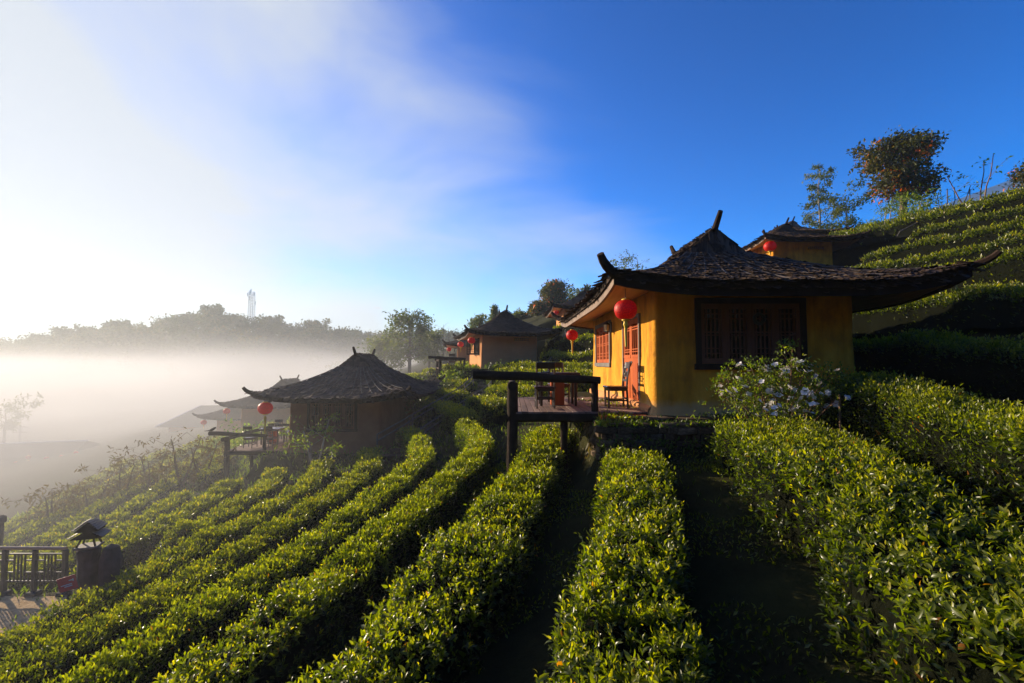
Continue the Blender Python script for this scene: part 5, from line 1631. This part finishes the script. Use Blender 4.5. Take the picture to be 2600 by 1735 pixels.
for i in range(100):
    p = tips[rr.randrange(len(tips))] if rr.random() < 0.6 else Vector((max(-0.9, min(0.9, rr.gauss(0, 0.45))), rr.gauss(-0.12, 0.12), rr.uniform(0.15, 0.55)))
    if p.z > 1.15 and rr.random() < 0.85: continue
    o = link('flower', FM[i % 4], fs)
    o.location = p + Vector((rr.uniform(-.04, .04), rr.uniform(-.14, .0), rr.uniform(0, .06)))
    o.rotation_euler = (rr.uniform(0.2, 1.1), rr.uniform(-.6, .2), rr.uniform(0, 6)); s_ = rr.uniform(0.7, 1.15); o.scale = (s_, s_, s_)
# small stake standing in the right hedge
sk = MB().tube([(5.15, 7.2, -1.2), (5.16, 7.2, -0.50)], 0.018, 6).build('stake', M_stem); tag(sk, 'short brown stake sticking out of the right hedge', 'stake')

# ------------------------------------------------------------------ buildings far away
hall = empty('long_hall', (0, 0, 0)); tag(hall, 'large long roof dissolving in the fog behind the fogged cottages', 'hall')
a0 = at(452, 1075, 62); zt = at(490, 1032, 62).z
hb = MB()
X0, X1, Y0, Y1 = a0.x, a0.x + 22, 58.0, 68.0; ze = a0.z
hb.v = [(X0, Y0, ze), (X1, Y0, ze), (X1, Y1, ze), (X0, Y1, ze), (X0 + 2.4, 63, zt), (X1 - 2, 63, zt + 0.3)]
hb.f = [(0, 1, 5, 4), (1, 2, 5), (2, 3, 4, 5), (3, 0, 4), (3, 2, 1, 0)]
hb.build('roof', M_thatch, hall)
MB().span(X0 + 1, X1 - 1, Y0 + 1, Y1 - 1, ze - 3.5, ze - 0.05).build('wall', M_mudfar, hall)
MB().tube([(X0, Y0, ze + 0.03), (X0 + 2.4, 63, zt + 0.05)], 0.09, 6).build('roof_edge', M_white, hall)
pav = empty('pavilion', (0, 0, 0)); tag(pav, 'long low pavilion in thick fog above the row of lanterns', 'pavilion')
p0 = at(45, 1135, 56); p1 = at(205, 1123, 56)
pv = MB(); pv.v = [(p0.x - 8, 54, p0.z - 1.3), (p1.x + 0.5, 54, p1.z - 1.3), (p1.x + 0.5, 60, p1.z - 1.3), (p0.x - 8, 60, p0.z - 1.3), (p0.x - 8, 57, p0.z), (p1.x, 57, p1.z)]
pv.f = [(0, 1, 5, 4), (1, 2, 5), (2, 3, 4, 5), (3, 0, 4), (3, 2, 1, 0)]
pv.build('roof', M_thatch, pav)
MB().tube([(p0.x - 8, 57, p0.z + 0.04), (p1.x, 57, p1.z + 0.04)], 0.08, 6).build('ridge_cap', M_white, pav)
MB().span(p0.x - 7.5, p1.x, 55, 59, p0.z - 4.2, p0.z - 1.32).build('wall', M_frame, pav)
for i, (px, py) in enumerate(((3, 1186), (40, 1177), (72, 1161), (72, 1174), (118, 1164), (156, 1160), (193, 1150))):
    names = ['half cut by the frame edge', 'second from the left edge', 'third from the left, upper of two', 'third from the left, lower of two', 'fourth from the left', 'fifth from the left', 'last on the right']
    lantern('faded red lantern in the fogged lower left row, ' + names[i], at(px, py, 52.5), 0.22, 0.2, 0.5, 'row of lanterns in the fog', False)
# utility pole in the fog
up = empty('utility_pole', at(48, 1150, 70)); tag(up, 'fogged utility pole with cross arms at far left', 'utility pole')
MB().tube([(0, 0, -4), (0, 0, 4.2)], 0.12, 6).build('pole', M_bark, up)
for z in (3.9, 3.1): MB().box((0, 0, z), (2.4, 0.1, 0.1)).build('cross_arm', M_bark, up)
# blue roofed shed on the right crest
bs = empty('blue_shed', (0, 0, 0)); tag(bs, 'low blue sheet roof along the right crest behind the hedges', 'shed')
q0 = at(2408, 545, 29); q1 = at(2600, 475, 29)
bb = MB(); bb.v = [(q0.x, 29, q0.z - 0.2), (q1.x + 3, 25.5, q1.z + 0.9), (q1.x + 3, 32, q1.z + 1.2), (q0.x, 34, q0.z + 0.6), (q0.x, 31, q0.z + 0.75), (q1.x + 3, 29, q1.z + 1.9)]
bb.f = [(0, 1, 5, 4), (4, 5, 2, 3), (0, 4, 3), (1, 2, 5)]
bb.build('roof', M_blue, bs)
w_ = MB(); w_.span(q0.x + 0.4, q1.x + 2, 30, 32.5, q0.z - 4, q0.z + 0.1); w_.build('wall', M_blue, bs)
for i, px in enumerate((2405, 2462)):
    b = at(px, 560, 25.5); t = at(px, 480, 25.5)
    pl = MB().tube([(b.x, b.y, hgt(b.x, b.y) - 0.3), (t.x, t.y, t.z)], 0.03, 6).build('post', M_bamboo)
    tag(pl, ['thin post left of the low bare bush on the right crest', 'thin post in front of the blue roof on the right crest'][i], 'post', 'posts on the right crest')
bx = at(2448, 537, 24.5)
bo = MB().chamfer((0, 0, 0), (0.28, 0.24, 0.30), 0.02).build('utility_box', M_fascia); bo.location = bx; tag(bo, 'small pale box on the top hedge of the right slope', 'box')
pp = MB()
pts = [at(2278, 600, 22), at(2285, 588, 22), at(2330, 565, 22), at(2372, 540, 22.2)]
pp.tube(pts, 0.028, 6); pw_ = pp.build('water_pipe', M_bamboo); tag(pw_, 'thin pale pipe running along the upper hedges', 'pipe')

# ------------------------------------------------------------------ far wooded ridge
rng = np.random.default_rng(31)
PT, DT, LT, TT_ = [], [], [], []
for i in range(800):
    az = rng.uniform(-1.45, 0.05); Yt = 250 - abs(rng.normal()) * 30 if rng.random() < 0.75 else 250 + rng.random() * 20
    x, y = az * Yt, Yt
    z = hgt(x, y); H_ = rng.uniform(5, 9.5); Rw = rng.uniform(2.4, 5.0)
    m_ = 110
    nb_ = rng.integers(5, 9)
    bc = np.stack([rng.normal(size=nb_) * Rw * 0.5, rng.normal(size=nb_) * Rw * 0.5, rng.uniform(0.1, 0.92, nb_) * H_], 1)
    pk = rng.integers(0, nb_, m_)
    PT.append(np.array([[x, y, z]]) + bc[pk] + unit(rng.normal(size=(m_, 3))) * rng.random((m_, 1)) ** 0.4 * np.array([[2.3, 2.3, 1.7]]))
    DT.append(rng.normal(size=(m_, 3))); LT.append(rng.uniform(0.7, 1.4, m_)); TT_.append(np.clip(rng.random() * 0.6 + rng.random(m_) * 0.4, 0, 1))
v, t_, ti = leaves_lo(np.concatenate(PT), np.concatenate(DT), np.concatenate(LT), np.concatenate(TT_), rng, 0.8)
tag(link('woodland', np_mesh('woodland', v, t_, M_wood, ti)), 'grey wooded ridge across the fogged valley', 'woodland', None, 'stuff')
for i, (px, top, w_, lab) in enumerate(((535, 786, 0.5, 'tall flat-topped tree standing highest on the far ridge'), (295, 822, 0.6, 'broad round tree on the far ridge left of the highest one'), (172, 842, 0.6, 'left broad tree on the low end of the far ridge'), (225, 838, 0.6, 'second broad tree on the low end of the far ridge'), (480, 805, 0.5, 'tree on the far ridge just left of the highest one'), (590, 812, 0.5, 'rounded tree on the far ridge just left of the mast'), (690, 812, 0.5, 'rounded tree on the far ridge right of the mast'), (800, 822, 0.5, 'rightmost large tree on the far ridge'))):
    p = at(px, 870, 246); zb = hgt(p.x, 246); zt_ = at(px, top, 246).z
    tree('ridge_tree', lab, (p.x, 246, zb), max(6, zt_ - zb), width=w_, trunk_r=0.4, bare=0.45, limbs=16, nleaf=1100, lsize=1.3, lm_=M_wood, seed=300 + i, group='tall trees on the far ridge', clump=1.1, wr=0.8)
# lattice mast
mp_ = at(638, 815, 245); zb = hgt(mp_.x, 245); zt_ = at(638, 742, 245).z
ms = empty('radio_mast', (mp_.x, 245, zb)); tag(ms, 'tall lattice communication mast on the far ridge', 'mast')
Hm = zt_ - zb; wb = 1.35
cr = [(-1, -1), (1, -1), (1, 1), (-1, 1)]
for sx, sy in cr: MB().tube([(sx * wb, sy * wb, 0), (sx * wb * 0.75, sy * wb * 0.75, Hm)], 0.12, 5).build('leg', M_steel, ms)
for k_ in range(14):
    f0, f1 = k_ / 14, (k_ + 1) / 14
    s0, s1 = wb * (1 - 0.25 * f0), wb * (1 - 0.25 * f1)
    br = MB()
    for q in range(4):
        a_, b_ = cr[q], cr[(q + 1) % 4]
        br.tube([(a_[0] * s0, a_[1] * s0, f0 * Hm), (b_[0] * s0, b_[1] * s0, f0 * Hm)], 0.06, 4)
        br.tube([(a_[0] * s0, a_[1] * s0, f0 * Hm), (b_[0] * s1, b_[1] * s1, f1 * Hm)], 0.06, 4)
    br.build('bracing', M_steel, ms)
for (x, y, f) in ((-1.7, -1, 0.93), (1.7, -1, 0.95), (0, -1.8, 0.98), (1.9, 0, 0.72), (-1.6, 0.4, 0.85), (0.4, -1.6, 1.02)):
    MB().chamfer((x, y, f * Hm), (0.5, 0.35, 2.2), 0.05).build('antenna', M_white, ms)

# ------------------------------------------------------------------ air
def volmat(name, build):
    m = bpy.data.materials.new(name); m.use_nodes = True
    t = m.node_tree; t.nodes.clear()
    out = t.nodes.new('ShaderNodeOutputMaterial')
    v = t.nodes.new('ShaderNodeVolumePrincipled')
    t.links.new(v.outputs[0], out.inputs['Volume'])
    build(t, v)
    return m
def f_haze(t, v):
    v.inputs['Color'].default_value = (0.82, 0.91, 1.0, 1)
    v.inputs['Density'].default_value = 0.0006
    v.inputs['Anisotropy'].default_value = 0.45
hz_ = MB().span(-330, 130, -40, 480, -20, 62).build('haze', volmat('haze', f_haze)); tag(hz_, 'thin even morning haze over the valley', None, None, 'stuff')
def f_fog(t, v):
    tcn = t.nodes.new('ShaderNodeTexCoord')
    sp = t.nodes.new('ShaderNodeSeparateXYZ')
    t.links.new(tcn.outputs['Object'], sp.inputs[0])
    def mth(op, a, b=None, c=None):
        n = t.nodes.new('ShaderNodeMath'); n.operation = op
        for i, q in enumerate((a, b, c)):
            if q is None: continue
            if isinstance(q, (int, float)): n.inputs[i].default_value = q
            else: t.links.new(q, n.inputs[i])
        return n.outputs[0]
    def sst(x, a, b):
        n = t.nodes.new('ShaderNodeMapRange'); n.interpolation_type = 'SMOOTHSTEP'
        n.inputs['From Min'].default_value = a; n.inputs['From Max'].default_value = b
        t.links.new(x, n.inputs['Value']); return n.outputs[0]
    mpn = t.nodes.new('ShaderNodeMapping'); mpn.inputs['Scale'].default_value = (0.024, 0.016, 0.085)
    t.links.new(tcn.outputs['Object'], mpn.inputs[0])
    nzn = t.nodes.new('ShaderNodeTexNoise'); nzn.inputs['Scale'].default_value = 1.0; nzn.inputs['Detail'].default_value = 4.0
    t.links.new(mpn.outputs[0], nzn.inputs['Vector'])
    zn = mth('ADD', sp.outputs[2], mth('MULTIPLY', mth('SUBTRACT', nzn.outputs[0], 0.5), 16.0))
    low = sst(zn, 7.0, -11.0)
    fx_ = sst(sp.outputs[0], -3.0, -60.0)
    fy_ = sst(sp.outputs[1], 5.0, 75.0)
    reach = mth('ADD', mth('ADD', mth('MULTIPLY', fx_, 0.5), mth('MULTIPLY', fy_, 0.55)), 0.55)
    edge = sst(sp.outputs[0], 1.0, -11.0)
    nn = sst(nzn.outputs[0], 0.34, 0.66)
    d = mth('MULTIPLY', mth('MULTIPLY', mth('MULTIPLY', low, edge), reach), mth('ADD', nn, 0.35))
    t.links.new(mth('MULTIPLY', d, 0.019), v.inputs['Density'])
    v.inputs['Color'].default_value = (0.94, 0.95, 0.97, 1)
    v.inputs['Anisotropy'].default_value = 0.25
fb = MB().span(-298, -0.5, 3, 262, -17, 8).build('fog_bank', volmat('fog', f_fog)); tag(fb, 'bright morning fog filling the valley at left', None, None, 'stuff')
